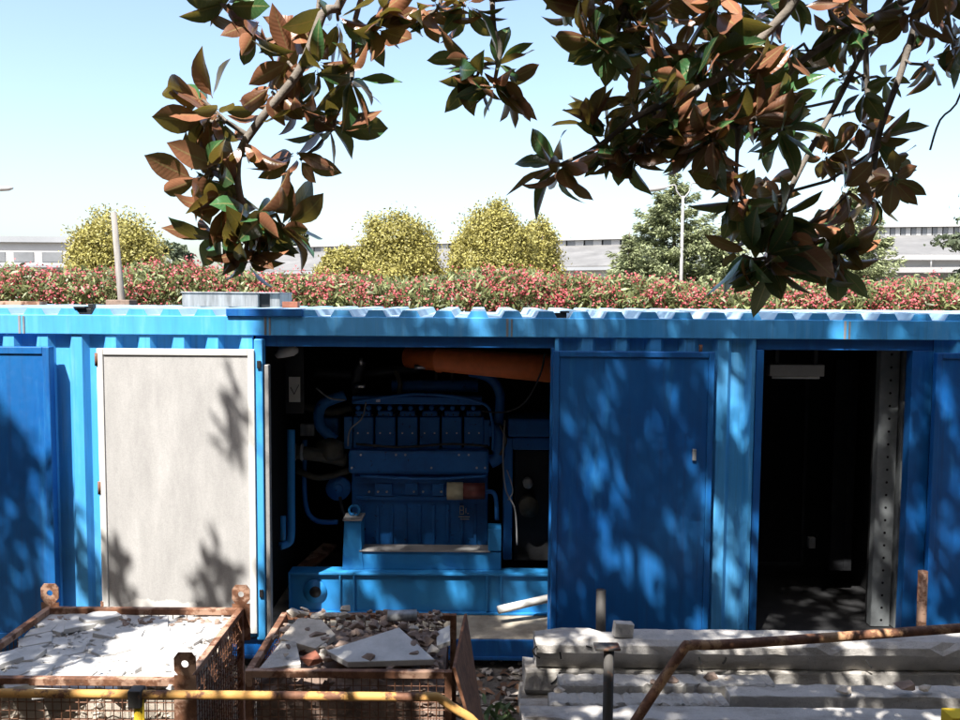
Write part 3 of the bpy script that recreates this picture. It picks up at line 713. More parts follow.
# ------------------------------------------------------------------ concrete beams
def cbeam(xa, xb, y, z, w_, h, yaw, m, label, ch=.03, group='concrete beams stacked before the container'):
    prof = [(-w_/2+ch,0),(w_/2-ch*.3,0),(w_/2,ch*.3),(w_/2,h-ch*.4),(w_/2-ch*.4,h),(-w_/2+ch*.4,h),(-w_/2,h-ch*.4),(-w_/2,ch*1.6)]
    b = MB(); c = (xa+xb)/2; Rm = Matrix.Rotation(yaw,3,'Z'); n = 60; vs = []; fs = []; k = len(prof)
    for i in range(n+1):
        x = xa+(xb-xa)*i/n
        for (py,pz) in prof:
            q = Rm@Vector((x-c,py,0))
            j = .0 if 0 < i < n else rs.uniform(-.012,.012)
            chip_ = (rs.random() < .10)*rs.uniform(.004,.022); vs.append(Vector((c+q.x+j,y+q.y+rs.uniform(-.005,.005)-(chip_ if py > 0 else -chip_),z+pz+rs.uniform(-.005,.004)-(chip_ if pz > h*.5 else 0))))
    for i in range(n):
        for j in range(k): fs.append((i*k+j,i*k+(j+1)%k,(i+1)*k+(j+1)%k,(i+1)*k+j))
    fs += [tuple(reversed(range(k))),tuple(n*k+j for j in range(k))]
    o = b.add(vs,fs).build('concrete_beam',m,bev=.004); tag(o,label,'beam',group); origin_to(o,(c,y,z)); return o
beams = [
 (.40,6.2,6.02,.363,.26,.232,R(-.4),'concrete','long pale concrete beam topping the stack, with black brush marks on its left end',.09),
 (.33,6.1,6.08,.175,.26,.185,0,'concrete2','stained concrete beam directly under the topmost beam of the stack',.03),
 (.55,2.0,5.80,.185,.17,.19,R(.6),'concrete2','short concrete beam just in front of the topmost one, behind the dark capped post',.03),
 (1.66,6.3,5.66,.205,.18,.155,R(-.5),'concrete','squared concrete beam whose clean sawn left end shows mid-stack',.012),
 (.47,1.63,5.62,.19,.17,.135,R(.4),'concrete2','stubby concrete beam lying in line left of the sawn-ended beam',.03),
 (.28,6.2,5.40,.17,.19,.160,R(-.3),'concrete','whitest concrete beam, lying frontmost in the stack',.03),
 (.3,6.2,6.08,.0,.26,.17,0,'concrete2','grey concrete beam lying on the ground at the back of the stack',.03),
 (.3,6.2,5.80,.0,.24,.18,0,'concrete2','grey concrete beam lying on the ground under the short beam',.03),
 (.3,6.2,5.54,.0,.24,.18,0,'concrete2','grey concrete beam lying on the ground under the sawn-ended beam',.03),
 (.2,6.2,5.26,.0,.26,.165,0,'concrete','pale concrete beam lying on the ground along the front of the stack',.03)]
BO = [cbeam(*q) for q in beams]
# brush marks on the top beam, as thin strokes on its face
top = BO[0]
def stroke(uv, Y, wd=.012):
    b = MB(); pp = bezier([at(u,v,Y) for u,v in uv],4)
    for i in range(len(pp)-1): b.beam(pp[i],pp[i+1],.004,wd,(0,0,1) if abs((pp[i+1]-pp[i]).x) > abs((pp[i+1]-pp[i]).z) else (1,0,0))
    return b
yf = 6.02-.13-.003
def mark(b, parent):
    b.build('brush_mark','mark',parent)
for uv in ([(537,646),(533,650),(535,655),(540,658)],[(560,652),(561,659)],[(699,657),(701,664)],[(722,652),(726,658),(723,664)],[(866,660),(872,668)],[(586,646),(592,648)]):
    mark(stroke(uv,yf+ (0.03 if uv[0][0]>650 else 0.012)),top)
mark(stroke([(560,672),(556,680),(551,684)],6.08-.135),BO[1])
for i,(u,v,Y,sz) in enumerate(((712,676,5.82,.05),(730,679,5.8,.035),(655,682,5.72,.03),(845,690,5.6,.045),(905,686,5.6,.06),(925,688,5.62,.04),(672,680,5.75,.04),(560,690,5.5,.035))):
    p = at(u,v,Y); V_,F_ = hull(p,(sz*1.5,sz,sz*.7),13,i+60000); o = MB().add(V_,F_).build('concrete_chunk','rubble' if i%2 == 0 else 'rubble2',bev=.003)
    tag(o,'broken brown-grey lump lodged between the stacked concrete beams','concrete chunk','broken lumps between the beams'); origin_to(o,p)
# small block standing on the top beam
p = at(624,642,5.98)
o = MB().box((p.x-.075,5.95,.597),(p.x+.06,6.02,.597+.10),Euler((0,R(6),R(8))).to_matrix()).build('concrete_block','concrete',bev=.006); tag(origin_to(o,(p.x,5.98,.6)),'small tilted concrete offcut standing on the topmost beam','concrete block')

# ------------------------------------------------------------------ barriers and posts
# left hoop
z = at(300,695,3.9).z
e = at(438,697,3.9); f = at(474,722,3.9)
pl = [Vector((-3.15,3.9,0)),Vector((-3.15,3.9,z-.3)),Vector((-3.05,3.9,z-.08)),Vector((-2.92,3.9,z)),Vector((-2.75,3.9,z)),e+Vector((-.2,0,0)),e,e+(f-e)*.5,f,f+(f-e)*.6+Vector((-.03,0,-.06)),Vector((f.x+.08,3.9,.45)),Vector((f.x+.08,3.9,0))]
t = thing('tube_barrier','yellow and rust tube barrier with bent ends standing before the two mesh crates','barrier',(-1.5,3.9,0))
MB().tube(pl[:4]+[pl[4]]+bezier([pl[4],pl[5]],8)[1:]+bezier(pl[6:],4),.0205,14).build('hoop','yellow',t,True)
x = at(137,710,3.9).x
MB().tube([(x+.01,3.9,0),(x+.01,3.9,z-.02)],.023,12).build('leg','yellowclean',t,True)
MB().box((x-.03,3.865,z-.055),(x+.03,3.935,z+.027)).build('clamp','darkpost',t,bev=.006)
# right hoop
k0 = at(684,648,4.3); k1 = at(975,627,4.62); lo = at(635,722,4.25)
d = (lo-k0); gnd = k0+d*(k0.z/(k0.z-lo.z))
t = thing('tube_barrier','rusty tube barrier with one slanting leg standing before the concrete beams','barrier',(2.2,4.4,0))
far = k1+(k1-k0)*.9; far.z = k0.z+(k1.z-k0.z)*1.9
MB().tube([gnd]+bezier([gnd+(k0-gnd)*.6,k0+d*.10,k0+Vector((.035,.005,.012)),k0+(k1-k0)*.12+Vector((0,0,.004)),k0+(k1-k0)*.5,k1,far],6)+bezier([far,far+Vector((.25,.02,-.3)),Vector((far.x+.7,far.y,0))],4)[1:],.025,14).build('hoop','yellowworn',t,True)
MB().box((gnd.x-.07,gnd.y-.07,0),(gnd.x+.07,gnd.y+.07,.012)).build('foot_plate','rust',t)
# capped dark post
p = at(609,646,4.45)
t = thing('steel_post','dark rusty steel post with a flat cap standing before the concrete beams','post',(p.x,4.45,0))
MB().tube([(p.x,4.45,0),(p.x,4.45,p.z-.012)],.027,14).build('shaft','darkpost',t,True)
MB().box((p.x-.075,4.41,p.z-.011),(p.x+.055,4.5,p.z)).build('cap_plate','darkpost',t,bev=.002)
p = at(601,590,6.28)
o = MB().tube([(p.x+.01,6.28,0),(p.x,6.28,p.z)],.036,12).build('steel_pipe','darkpost',None,True); tag(origin_to(o,(p.x,6.28,0)),'dark upright pipe just before the middle blue door','pipe')
p = at(923,571,6.3)
o = MB().tube([(p.x+.01,6.3,0),(p.x,6.3,p.z)],.034,12).build('steel_pipe','rustlight',None,True); tag(origin_to(o,(p.x,6.3,0)),'brown rusty upright pipe at the right edge of the empty bay','pipe')
# yellow painted kerb beam end, bottom right
p = at(948,714,5.0)
o = MB().box((p.x,4.95,p.z-.12),(p.x+1.2,5.08,p.z)).box((p.x+.1,4.97,0),(p.x+.2,5.06,p.z-.121)).box((p.x+.95,4.97,0),(p.x+1.05,5.06,p.z-.121)).build('guard_rail','yellowclean',bev=.006); tag(origin_to(o,(p.x,5,0)),'bright yellow low guard rail end at the right before the beams','guard rail')

# ------------------------------------------------------------------ leaf litter and weeds
def cards(name, P_, N_, L_, W_, m, parent=None, bend=.25, D_=None):
    """many small leaf blades: bent 2-quad strips at points P_, blade direction D_"""
    n = len(P_); 
    if D_ is None:
        D_ = rng.normal(size=(n,3))
    D_ = D_/np.linalg.norm(D_,axis=1,keepdims=True)
    S_ = np.cross(D_,N_); S_ /= np.linalg.norm(S_,axis=1,keepdims=True)+1e-9
    U_ = np.cross(S_,D_)
    L_ = np.broadcast_to(L_,(n,))[:,None]; W_ = np.broadcast_to(W_,(n,))[:,None]
    a = P_ - D_*L_*.5; c = P_ + U_*L_*bend*.5; e = P_ + D_*L_*.5
    V = np.stack([a-S_*W_*.25,a+S_*W_*.25,c-S_*W_*.5,c+S_*W_*.5,e-S_*W_*.12,e+S_*W_*.12],1).reshape(-1,3)
    o = np.arange(n)[:,None]*6
    F = np.concatenate([o+np.array([[0,1,3,2]]),o+np.array([[2,3,5,4]])],0)
    return npmesh(name,V,F,m,parent,True)
n = 2600
Pn = np.stack([rng.uniform(-4,5,n),rng.uniform(3.4,6.75,n),np.full(n,.012)],1); Nn = rng.normal(0,.35,(n,3))+np.array([0,0,1])
Dn = rng.normal(size=(n,3)); Dn[:,2] *= .2
o = cards('leaf_litter',Pn,Nn,rng.uniform(.06,.15,n),rng.uniform(.03,.06,n),'litter',None,.3,Dn); tag(o,'brown dead leaves scattered over the ground round the crates','leaf litter',kind='stuff')
pb = MB()
for i in range(260): pb.add(*hull((rs.uniform(-.3,.8),rs.uniform(4.6,7.2),.02),(rs.uniform(.02,.06),rs.uniform(.02,.05),.02),9,i+20000))
tag(pb.build('gravel','rubble2'),'pale stones and crumbs on the ground between crate and beams','gravel',kind='stuff')
p = Vector((.13,5.75,0)); n = 40
Pn = np.array(p)+rng.normal(0,.06,(n,3))*np.array([1,1,0])+np.stack([np.zeros(n),np.zeros(n),rng.uniform(.03,.2,n)],1)
o = cards('weed',Pn,rng.normal(size=(n,3)),.09,.03,'weed',None,.2); tag(o,'little green weed growing by the left end of the concrete beams','weed')

# ------------------------------------------------------------------ hedge
hg = thing('oleander_hedge','long oleander hedge covered in pink and red flowers behind the container','hedge',(0,12,0))
def htop(x):
    return 3.17+ .035*(-x)*.35 +.06*np.sin(x*1.3+.5)+.04*np.sin(x*3.1+1)+.025*np.sin(x*7.3)+.04*np.sin(x*17+2*np.sin(x*5))*np.sin(x*2.9)
n = 74000
X_ = rng.uniform(-9.5,9.5,n); Y_ = 10.9+1.7*rng.beta(1.1,1.6,n)
# rounded top profile
rf = 1-.22*np.clip((11.3-Y_)/.4,0,1)**2
dep = np.abs(rng.exponential(.28,n)); Z_ = htop(X_+.35*np.sin(Y_*5))*1.0-(1-rf)-dep*1.0+rng.normal(0,.035,n)
lowm = rng.random(n) < .14; Z_ = np.where(lowm|(Z_<.3),rng.uniform(.2,2.8,n),Z_)
Pn = np.stack([X_,Y_,Z_],1); Nn = rng.normal(0,.7,(n,3))+np.array([-.2,-.5,.7]); Dn = rng.normal(0,.6,(n,3))+np.array([0,-.2,.5])
cards('foliage',Pn,Nn,rng.uniform(.08,.14,n),rng.uniform(.022,.036,n),'oleander',hg,.2,Dn)
# flower heads: little five-petal clusters
nc = 3800; X_ = rng.uniform(-9.5,9.5,nc); Y_ = 10.88+1.2*rng.beta(1,2.2,nc)
den = .55+.45*np.sin(X_*2.3+.6*np.sin(X_*.9))*np.sin(X_*.75+1.2)+.25*rng.random(nc)
den = np.where(np.abs(X_+3.6)<.6,den*.6,den)
kp = rng.random(nc) < np.clip(den+.12,.15,1); X_ = X_[kp]; Y_ = Y_[kp]; nc = len(X_)
Z_ = htop(X_+.35*np.sin(Y_*5))-.22*np.clip((11.3-Y_)/.4,0,1)**2-rng.exponential(.18,nc)+.03
q = 9
Pn = np.repeat(np.stack([X_,Y_,Z_],1),q,0)+rng.normal(0,.045,(nc*q,3))
cards('flowers',Pn,rng.normal(0,.6,(nc*q,3))+np.array([-.1,-.8,.6]),.029,.026,'flower',hg,.25)
b = MB()
for i in range(260):
    x = random.uniform(-9.4,9.4); y = random.uniform(11.2,12.2); b.tube([(x,y,0),(x+random.uniform(-.2,.2),y,1.3),(x+random.uniform(-.4,.4),y+random.uniform(-.2,.2),2.9)],[.02,.016,.006],5,False)
b.build('stems','bark2',hg,True)

# ------------------------------------------------------------------ background trees
def crown_tree(name, label, base, trunk_h, lobes, nleaf, lsize, m, group=None, clump=.16, nlimb=9):
    base = Vector(base); t = thing(name,label,'tree',base,group); b = MB()
    topz = max(c[2]+r[2] for c,r in lobes)
    b.tube(bezier([base,base+Vector((.05,0,trunk_h*.6)),base+Vector((-.05,.05,trunk_h*1.1)),base+Vector((0,0,topz*.75))],3),[.02*topz*(1-.08*i) for i in range(10)],9)
    rr = random.Random(len(label))
    for k in range(nlimb):
        c,r = lobes[k%len(lobes)]; h = trunk_h*rr.uniform(.7,1.2); a = rr.uniform(0,6.28)
        e = base+Vector((c[0]+r[0]*.75*math.cos(a),c[1]+r[1]*.75*math.sin(a),c[2]+r[2]*rr.uniform(-.2,.6)))
        s = base+Vector((0,0,h)); b.tube([s,(s+e)/2+Vector((0,0,.05*topz)),e],[.010*topz,.006*topz,.002*topz],6)
    b.build('trunk','bark2',t,True)
    tot = sum(r[0]*r[1] + r[0]*r[2] for c,r in lobes); PP = []; NN = []
    for c,r in lobes:
        n = int(nleaf*(r[0]*r[1]+r[0]*r[2])/tot); nb = max(30,n//40)
        d = rng.normal(size=(nb,3)); d /= np.linalg.norm(d,axis=1,keepdims=True)
        rad = rng.uniform(.6,1.0,(nb,1))+.06*rng.random((nb,1))**3; az = np.arctan2(d[:,1],d[:,0])[:,None]; ph_ = rng.uniform(0,6.28,3); rad = rad*(1+.10*np.sin(3*az+ph_[0]+2*d[:,2:])+.08*np.sin(7*az+ph_[1]-5*d[:,2:])+.05*np.sin(11*d[:,2:]+ph_[2])); cc = np.array(base)+np.array(c)+d*rad*np.array(r)
        ix = rng.integers(0,nb,n); off = rng.normal(size=(n,3))*np.array(r)*clump*rng.uniform(.5,1.2,(n,1))
        PP.append(cc[ix]+off); NN.append(d[ix]+rng.normal(0,.6,(n,3))+np.array([0,0,.3]))
    PP = np.concatenate(PP); NN = np.concatenate(NN)
    cards('crown',PP,NN,lsize*rng.uniform(.7,1.3,len(PP)),lsize*.6,m,t,.25)
    return t
def lob(u, v, Y, ru, rv, base, ry=None):
    p = at(u,v,Y); s = Y/FPX; return ((p.x-base[0],p.y-base[1],p.z-base[2]),(ru*s,(ry or ru*.9)*s,rv*s))
def tree_at(u, Y): p = at(u,300,Y); return (p.x,Y,0)
GB = 'rounded yellow-green trees behind the hedge'
bs = tree_at(115,30); crown_tree('broadleaf_tree','rounded yellow-green tree at the far left behind the wooden pole',bs,2.2,[lob(116,245,30,36,32,bs),lob(95,262,30,26,26,bs),lob(138,258,30,27,28,bs),lob(118,275,30,42,30,bs)],40000,.095,'olive',GB)
bs = tree_at(397,34); crown_tree('broadleaf_tree','dome-shaped yellow-green tree left of the tallest yellow-green one',bs,2.4,[lob(397,243,34,33,30,bs),lob(374,262,34,22,24,bs),lob(418,262,34,23,24,bs),lob(397,275,34,40,28,bs)],40000,.10,'olive',GB)
bs = tree_at(341,33); crown_tree('broadleaf_tree','small low yellow-green bush tree beside the dome-shaped one',bs,1.5,[lob(341,262,33,16,14,bs),lob(335,275,33,18,16,bs)],11000,.10,'olive',GB)
bs = tree_at(493,33); crown_tree('broadleaf_tree','tallest yellow-green tree with a pointed crown behind the hedge',bs,2.4,[lob(496,228,33,20,25,bs),lob(490,243,33,33,30,bs),lob(472,262,33,24,28,bs),lob(495,272,33,42,32,bs),lob(512,250,33,24,30,bs)],48000,.10,'olive',GB)
bs = tree_at(537,34.5); crown_tree('broadleaf_tree','yellow-green tree merging with the right side of the tallest one',bs,2.2,[lob(537,245,34.5,20,24,bs),lob(535,268,34.5,25,28,bs)],22000,.10,'olive',GB)
def conifer(label, u, Y, vtop, wid, seed, m='conifer', dens=1.0, vbot=285):
    rr = random.Random(seed); bs = Vector(tree_at(u,Y)); t = thing('conifer_tree',label,'tree',bs,'conifers behind the hedge')
    H = at(u,vtop,Y).z; b = MB(); b.tube([bs,bs+Vector((.06,0,H*.5)),bs+Vector((0,0,H))],[.17,.11,.02],9)
    W = wid*Y/FPX; PP = []; DD = []; z = 1.0
    while z < H-.1:
        f = (z/H); L0 = W*(1-f**2.1)*(.75 if f < .2 else 1)
        for k in range(rr.choice((4,5,6))):
            a = rr.uniform(0,6.28); L = max(.25,L0*rr.uniform(.55,1.12)); d = Vector((math.cos(a),math.sin(a),0))
            s = bs+Vector((0,0,z)); e = s+d*L+Vector((0,0,L*rr.uniform(.05,.32))); mid = (s+e)/2+Vector((0,0,-.03*L))
            b.tube([s,mid,e],[.035*(1-f*.6),.02*(1-f*.6),.006],5)
            nn = int(95*L*dens)
            for _ in range(nn):
                q = rr.uniform(.18,1.05); p = (s.lerp(e,q)); sp = .30*L*(1-q*.55)*rr.gauss(0,.6)
                side = Vector((-d.y,d.x,0)); p = p+side*sp+Vector((0,0,rr.gauss(-.06,.10)))
                PP.append(p); DD.append(d*.8+side*(1 if sp>0 else -1)*.5+Vector((rr.gauss(0,.3),rr.gauss(0,.3),rr.gauss(-.15,.35))))
        z += rr.uniform(.16,.32)
    b.build('trunk','bark2',t,True)
    PP = np.array(PP); DD = np.array(DD); cards('crown',PP,rng.normal(0,.6,PP.shape)+np.array([0,0,1]),rng.uniform(.14,.26,len(PP)),.07,m,t,.15,DD)
conifer('tall open conifer behind the double street lamp',672,38,172,80,3,dens=1.5)
conifer('conifer half hidden behind the hanging magnolia leaves',850,42,188,62,4,dens=1.2)
conifer('short bushy conifer beside the street lamp, right of the tall one',722,36,225,55,8,dens=1.3)
conifer('short bushy conifer left of the tall one, above the hedge',628,36,232,42,9,dens=1.3)
bs = tree_at(1012,30); crown_tree('broadleaf_tree','thin leafy tree whose twigs enter at the right edge',bs,2.5,[lob(1015,215,30,45,45,bs),lob(968,240,30,28,9,bs),lob(985,285,30,40,22,bs)],5000,.16,'darkleaf')
bs = tree_at(297,95); crown_tree('broadleaf_tree','distant dark tree above the long shed behind the left magnolia bough',bs,3,[lob(297,238,95,10,9,bs),lob(290,250,95,14,9,bs)],2500,.4,'darkleaf','distant dark trees')
bs = tree_at(176,80); crown_tree('broadleaf_tree','distant sparse tree right of the far left yellow-green one',bs,2.5,[lob(172,250,80,12,8,bs),lob(184,256,80,10,10,bs)],1600,.35,'darkleaf','distant dark trees')

# ------------------------------------------------------------------ buildings
def shed(name, label, u0, u1, Y0, Y1, v0, v1, rise_px, eave_px, skylights, open_front=None, nsk=24):
    """long low shed: pitched roof seen from its long side; (u,Y,v) give the ridge's two ends"""
    r0 = at(u0,v0,Y0); r1 = at(u1,v1,Y1); t = thing(name,label,'building',((r0.x+r1.x)/2,(Y0+Y1)/2,0))
    L = (r1-r0); dx = Vector((L.x,L.y,0)).normalized(); nrm = Vector((dx.y,-dx.x,0))  # towards us
    if nrm.y > 0: nrm = -nrm
    half = 9.0; drop = eave_px*Y0/FPX
    e0 = r0+nrm*half; e1 = r1+nrm*half; ez = r0.z-drop; e0.z = ez; e1.z = r1.z-drop
    b0 = r0-nrm*half; b1 = r1-nrm*half; b0.z = ez; b1.z = e1.z
    th = Vector((0,0,-.18))
    b = MB(); 
    b.ext([r0,r1,e1+nrm*.5,e0+nrm*.5],th); b.ext([r0,b0,b1,r1],th); b.build('roof','asb',t)
    b = MB(); inn = .3
    def wall(p,q): b.ext([(p.x,p.y,0),(q.x,q.y,0),(q.x,q.y,q.z-.2),(p.x,p.y,p.z-.2)],-nrm*.25)
    wall(e0,e1); wall(b0+nrm*.3,b1+nrm*.3)
    for p,q,r in ((e0,b0,r0),(e1,b1,r1)):
        s = dx*(.3 if r is r0 else -.3)
        b.ext([Vector((p.x,p.y,0)),Vector((q.x,q.y,0)),Vector((q.x,q.y,q.z-.25)),Vector((r.x,r.y,r.z-.25)),Vector((p.x,p.y,p.z-.25))],s)
    b.build('wall','plaster',t)
    # ridge vents: alternating light and dark upstands
    b1_ = MB(); b2_ = MB(); step = L.length/nsk
    for i in range(nsk):
        p = r0+L*((i+.08)/nsk)+nrm*.6; q = r0+L*((i+.5)/nsk)+nrm*.6; s = r0+L*((i+.98)/nsk)+nrm*.6
        hh = skylights
        def panel(bb,a,c): bb.ext([a+Vector((0,0,-.3)),c+Vector((0,0,-.3)),c+Vector((0,0,hh)),a+Vector((0,0,hh))],-nrm*1.2)
        panel(b1_,p,q); panel(b2_,q+dx*.02,s)
    b1_.build('ridge_vent','shadegrey',t); b2_.build('ridge_light','plaster',t)
    MB().ext([r0+Vector((0,0,skylights+.02))+nrm*.9,r1+Vector((0,0,skylights+.02))+nrm*.9,r1+Vector((0,0,skylights+.02))-nrm*.9,r0+Vector((0,0,skylights+.02))-nrm*.9],(0,0,.12)).build('ridge_cap','plaster',t)
    return t, e0, e1, nrm, dx
t, e0, e1, nrm, dx = shed('long_shed','long low white shed with a pale ribbed roof behind the yellow-green trees',262,640,92,78,252,243,0,22,.32)
g = MB(); g.ext([e0+nrm*.55+Vector((0,0,-.1)),e1+nrm*.55+Vector((0,0,-.1)),e1+nrm*.55+Vector((0,0,-.35)),e0+nrm*.55+Vector((0,0,-.35))],nrm*.15); g.build('gutter','greywall',t)
for i in range(12):
    c = e0.lerp(e1,(i+.5)/12)+nrm*.02; MB().ext([Vector((c.x,c.y,1.2))-dx*1.4,Vector((c.x,c.y,1.2))+dx*1.4,Vector((c.x,c.y,2.8))+dx*1.4,Vector((c.x,c.y,2.8))-dx*1.4],nrm*.05).build('window','shadegrey',t)
t, e0, e1, nrm, dx = shed('warehouse','grey-roofed warehouse with a recessed ground floor at the right',800,1075,64,58,235,233,0,26,.42,nsk=26)
g = MB(); g.ext([e0+nrm*.55+Vector((0,0,.02)),e1+nrm*.55+Vector((0,0,.02)),e1+nrm*.55+Vector((0,0,-.28)),e0+nrm*.55+Vector((0,0,-.28))],nrm*.18); g.build('gutter','lampgrey',t)
zc = e0.z
# canopy slab and the recessed grey ground floor
b = MB(); z1 = zc-.85
b.ext([Vector((e0.x,e0.y,z1))+nrm*.02,Vector((e1.x,e1.y,z1))+nrm*.02,Vector((e1.x,e1.y,z1-.3))+nrm*.02,Vector((e0.x,e0.y,z1-.3))+nrm*.02],nrm*2.6); b.build('canopy','lampgrey',t)
b = MB(); b.ext([Vector((e0.x,e0.y,.05))+nrm*.02,Vector((e1.x,e1.y,.05))+nrm*.02,Vector((e1.x,e1.y,z1-.32))+nrm*.02,Vector((e0.x,e0.y,z1-.32))+nrm*.02],nrm*.06); b.build('ground_floor_wall','greywall',t)
for i in range(9):
    c = e0.lerp(e1,(i+.5)/9)+nrm*.09; MB().ext([Vector((c.x,c.y,.05))-dx*.55,Vector((c.x,c.y,.05))+dx*.55,Vector((c.x,c.y,z1-.75))+dx*.55,Vector((c.x,c.y,z1-.75))-dx*.55],nrm*.05).build('shutter','bluedoor',t)
    c = e0.lerp(e1,i/9)+nrm*.62; MB().tube([Vector((c.x,c.y,z1+.0)),Vector((c.x,c.y,zc-.05))],.05,8).build('downpipe','plaster',t,True)
# left building
r0 = at(-60,236,75); r1 = at(74,237,75); t = thing('flat_roofed_building','plain white flat-roofed building at the left edge behind the hedge','building',((r0.x+r1.x)/2,80,0))
MB().box((r0.x,75,0),(r1.x,90,r0.z-.5)).build('wall','plaster',t)
MB().box((r0.x-.2,74.6,r0.z-.49),(r1.x+.2,90.3,r0.z)).build('parapet','greywall',t)
for k in range(5):
    x = r0.x+1.4+k*2.4; MB().box((x,74.94,r0.z-2.1),(x+1.7,74.995,r0.z-1.3)).build('window','shadegrey',t)
MB().box((r1.x-6,74.2,r0.z-2.6),(r1.x-.1,74.98,r0.z-2.4)).build('ledge','greywall',t)

for (x,lb) in ((-9.5,'leafy dark tree standing off the left end of the yard'),(10.5,'leafy dark tree standing off the right end of the yard')):  # unseen trees added beside the yard to cut the sky light from the sides
    crown_tree('broadleaf_tree',lb,(x,2.0,0),2.5,[((0,0,5),(3.6,4.2,3.2)),((0,2,3.6),(2.6,3,2.4)),((.3,-2.5,4.5),(3,3,2.8))],9000,.26,'darkleaf')
# unseen brick building added to block sky light, with an unseen loading dock
t = thing('added_brick_building','unseen tall dark brick building added on the near side of the yard to block sky light','building',(0,-7,0))
MB().box((-18,-12,0),(22,-6,13)).build('wall','darkbrick',t)
for i in range(9):
    for z in (1.8,5.4,9.0):
        x = -16+i*4.3; f = MB().box((x,-5.995,z),(x+1.6,-5.95,z+2.1)).build('window','shadegrey',t)
MB().box((-18.3,-12.3,13.002),(22.3,-5.7,13.3)).build('roof','greywall',t)
o = MB().box((-2.6,-5.98,0),(2.4,.9,1.32)).build('loading_dock','concrete2',bev=.02); tag(origin_to(o,(0,-2.5,0)),'unseen low concrete loading dock added facing the mesh crates','loading dock')
# ------------------------------------------------------------------ poles and lamps
p = at(113.5,212,9.75); q = at(121.5,300,9.75); d = (p-q); gd = q-d*(q.z/d.z)
t = thing('wooden_pole','slightly leaning grey wooden pole between container and hedge','pole',gd)
MB().tube([gd,q,p],[.045,.038,.03],10).build('shaft','wood',t,True)
MB().box((q.x-.13,9.64,ZR1-.1),(q.x+.13,9.86,ZR1+.10)).build('collar','rubble',t,bev=.006)
def street_lamp(label, u, vtop, Y, arms, head=.55):
    p = at(u,vtop,Y); t = thing('street_lamp',label,'street lamp',(p.x,Y,0),'street lamps')
    MB().tube([(p.x,Y,0),(p.x,Y,p.z*.5),(p.x,Y,p.z)],[.10,.075,.05],10).build('pole','lampgrey',t,True)
    for (ua,va,droop) in arms:
        e = at(ua,va,Y); mid = Vector(((p.x*.55+e.x*.45),Y,max(p.z,e.z)+.12)); sg = 1 if e.x > p.x else -1
        MB().tube(bezier([Vector((p.x,Y,p.z-.12)),Vector((p.x+sg*.25,Y,p.z+.18)),mid,e],5),.03,8).build('arm','lampgrey',t,True)
        dd = Vector((sg*1.0,0,droop)).normalized()
        MB().tube([e-dd*.1,e,e+dd*.25,e+dd*.6,e+dd*.78],[.03,.07,.11,.10,.03],10).build('lamp_head','lampgrey',t,True)
street_lamp('double-armed street lamp before the tall conifer',683,196,36,[(664,188,-.12),(703,186,.12)])
street_lamp('street lamp whose single head reaches in at the left edge',-46,200,36,[(-6,189,.05)])

# ------------------------------------------------------------------ magnolia
mg = thing('magnolia_tree','big magnolia with brown-backed glossy leaves overhanging the container from the right','tree',(4.2,-.8,0))
nodes = []; par = []
NA = np.zeros((60000,3)); NM = np.zeros(60000,bool)
def addn(p, parent):
    i = len(nodes); nodes.append(np.array(p,float)); par.append(parent); NA[i] = nodes[-1]; return i
def nearest(p, lim=None, avoid=False):
    n = len(nodes) if lim is None else lim; d = ((NA[:n]-np.array(p))**2).sum(1)
    if avoid: d = d+NM[:n]*1e6
    return int(np.argmin(d))
def chain(pts, parent):
    for p in bezier(pts,4)[1 if parent is not None and parent >= 0 else 0:]: parent = addn(p,parent)
    return parent
tr = [(4.2,-.8,0),(4.05,-.55,2.5),(3.6,.2,4.5),(3.1,.8,6.0),(2.6,1.3,7.5),(2.2,1.6,9)]
parent = -1; tidx = []
for i,p in enumerate(tr):
    if i: 
        a = np.array(tr[i-1]); 
        for s in (.5,): parent = addn(a+(np.array(p)-a)*s,parent)
    parent = addn(p,parent); tidx.append(parent)
L1 = chain([tr[2],(2.6,1.5,5.15),(.9,2.4,5.3),(-1,2.8,5.4),(-3,3.1,5.7)],tidx[2])
L2 = chain([tr[3],(2.6,2.5,6.5),(1.6,3.9,6.6),(.5,4.8,6.3)],tidx[3])
L3 = chain([tr[2],(3.4,2,5.0),(3.6,3.5,5.2),(3.9,4.6,5.5)],tidx[2])
L4 = chain([tr[4],(0,2.4,7.6),(-2.4,2.6,7.3)],tidx[4])
L5 = chain([tr[3],(4.6,1.8,6.4),(5.2,3.2,6.4)],tidx[3])
ros = []      # (node index, axis, number, size, kind)
nb0 = len(nodes)
# ---- boughs seen in the photograph, followed at their own distance
def bough(uvY):
    pts = [at(*q) for q in uvY]; n0 = nearest(pts[0]); return chain([Vector(nodes[n0])]+pts,n0)
bough([(345,-45,2.95),(322,15,2.92),(300,70,2.90),(262,118,2.88),(240,152,2.86),(238,185,2.84),(247,225,2.84),(245,262,2.82)])
bough([(318,-40,3.0),(318,10,2.98),(292,30,2.98),(262,42,2.96)])
bough([(372,-40,3.05),(355,20,3.05),(352,75,3.02),(335,118,3.0)])
bough([(478,-40,3.15),(494,28,3.12),(500,48,3.1),(495,80,3.08)])
bough([(790,-30,3.1),(742,58,3.1),(690,92,3.1),(640,115,3.08),(600,145,3.06),(558,166,3.05)])
bough([(640,-40,3.2),(625,10,3.2),(612,45,3.15)])
bough([(900,-30,3.3),(872,30,3.3),(838,100,3.25),(800,170,3.2),(780,215,3.15),(768,262,3.1)])
bough([(930,-40,3.4),(905,60,3.4),(880,130,3.35),(868,190,3.3),(838,245,3.25),(835,268,3.22)])
bough([(985,-30,3.5),(962,90,3.5),(940,120,3.5),(930,150,3.5)])
bough([(870,-40,3.6),(866,60,3.6),(872,120,3.55),(890,165,3.5)])
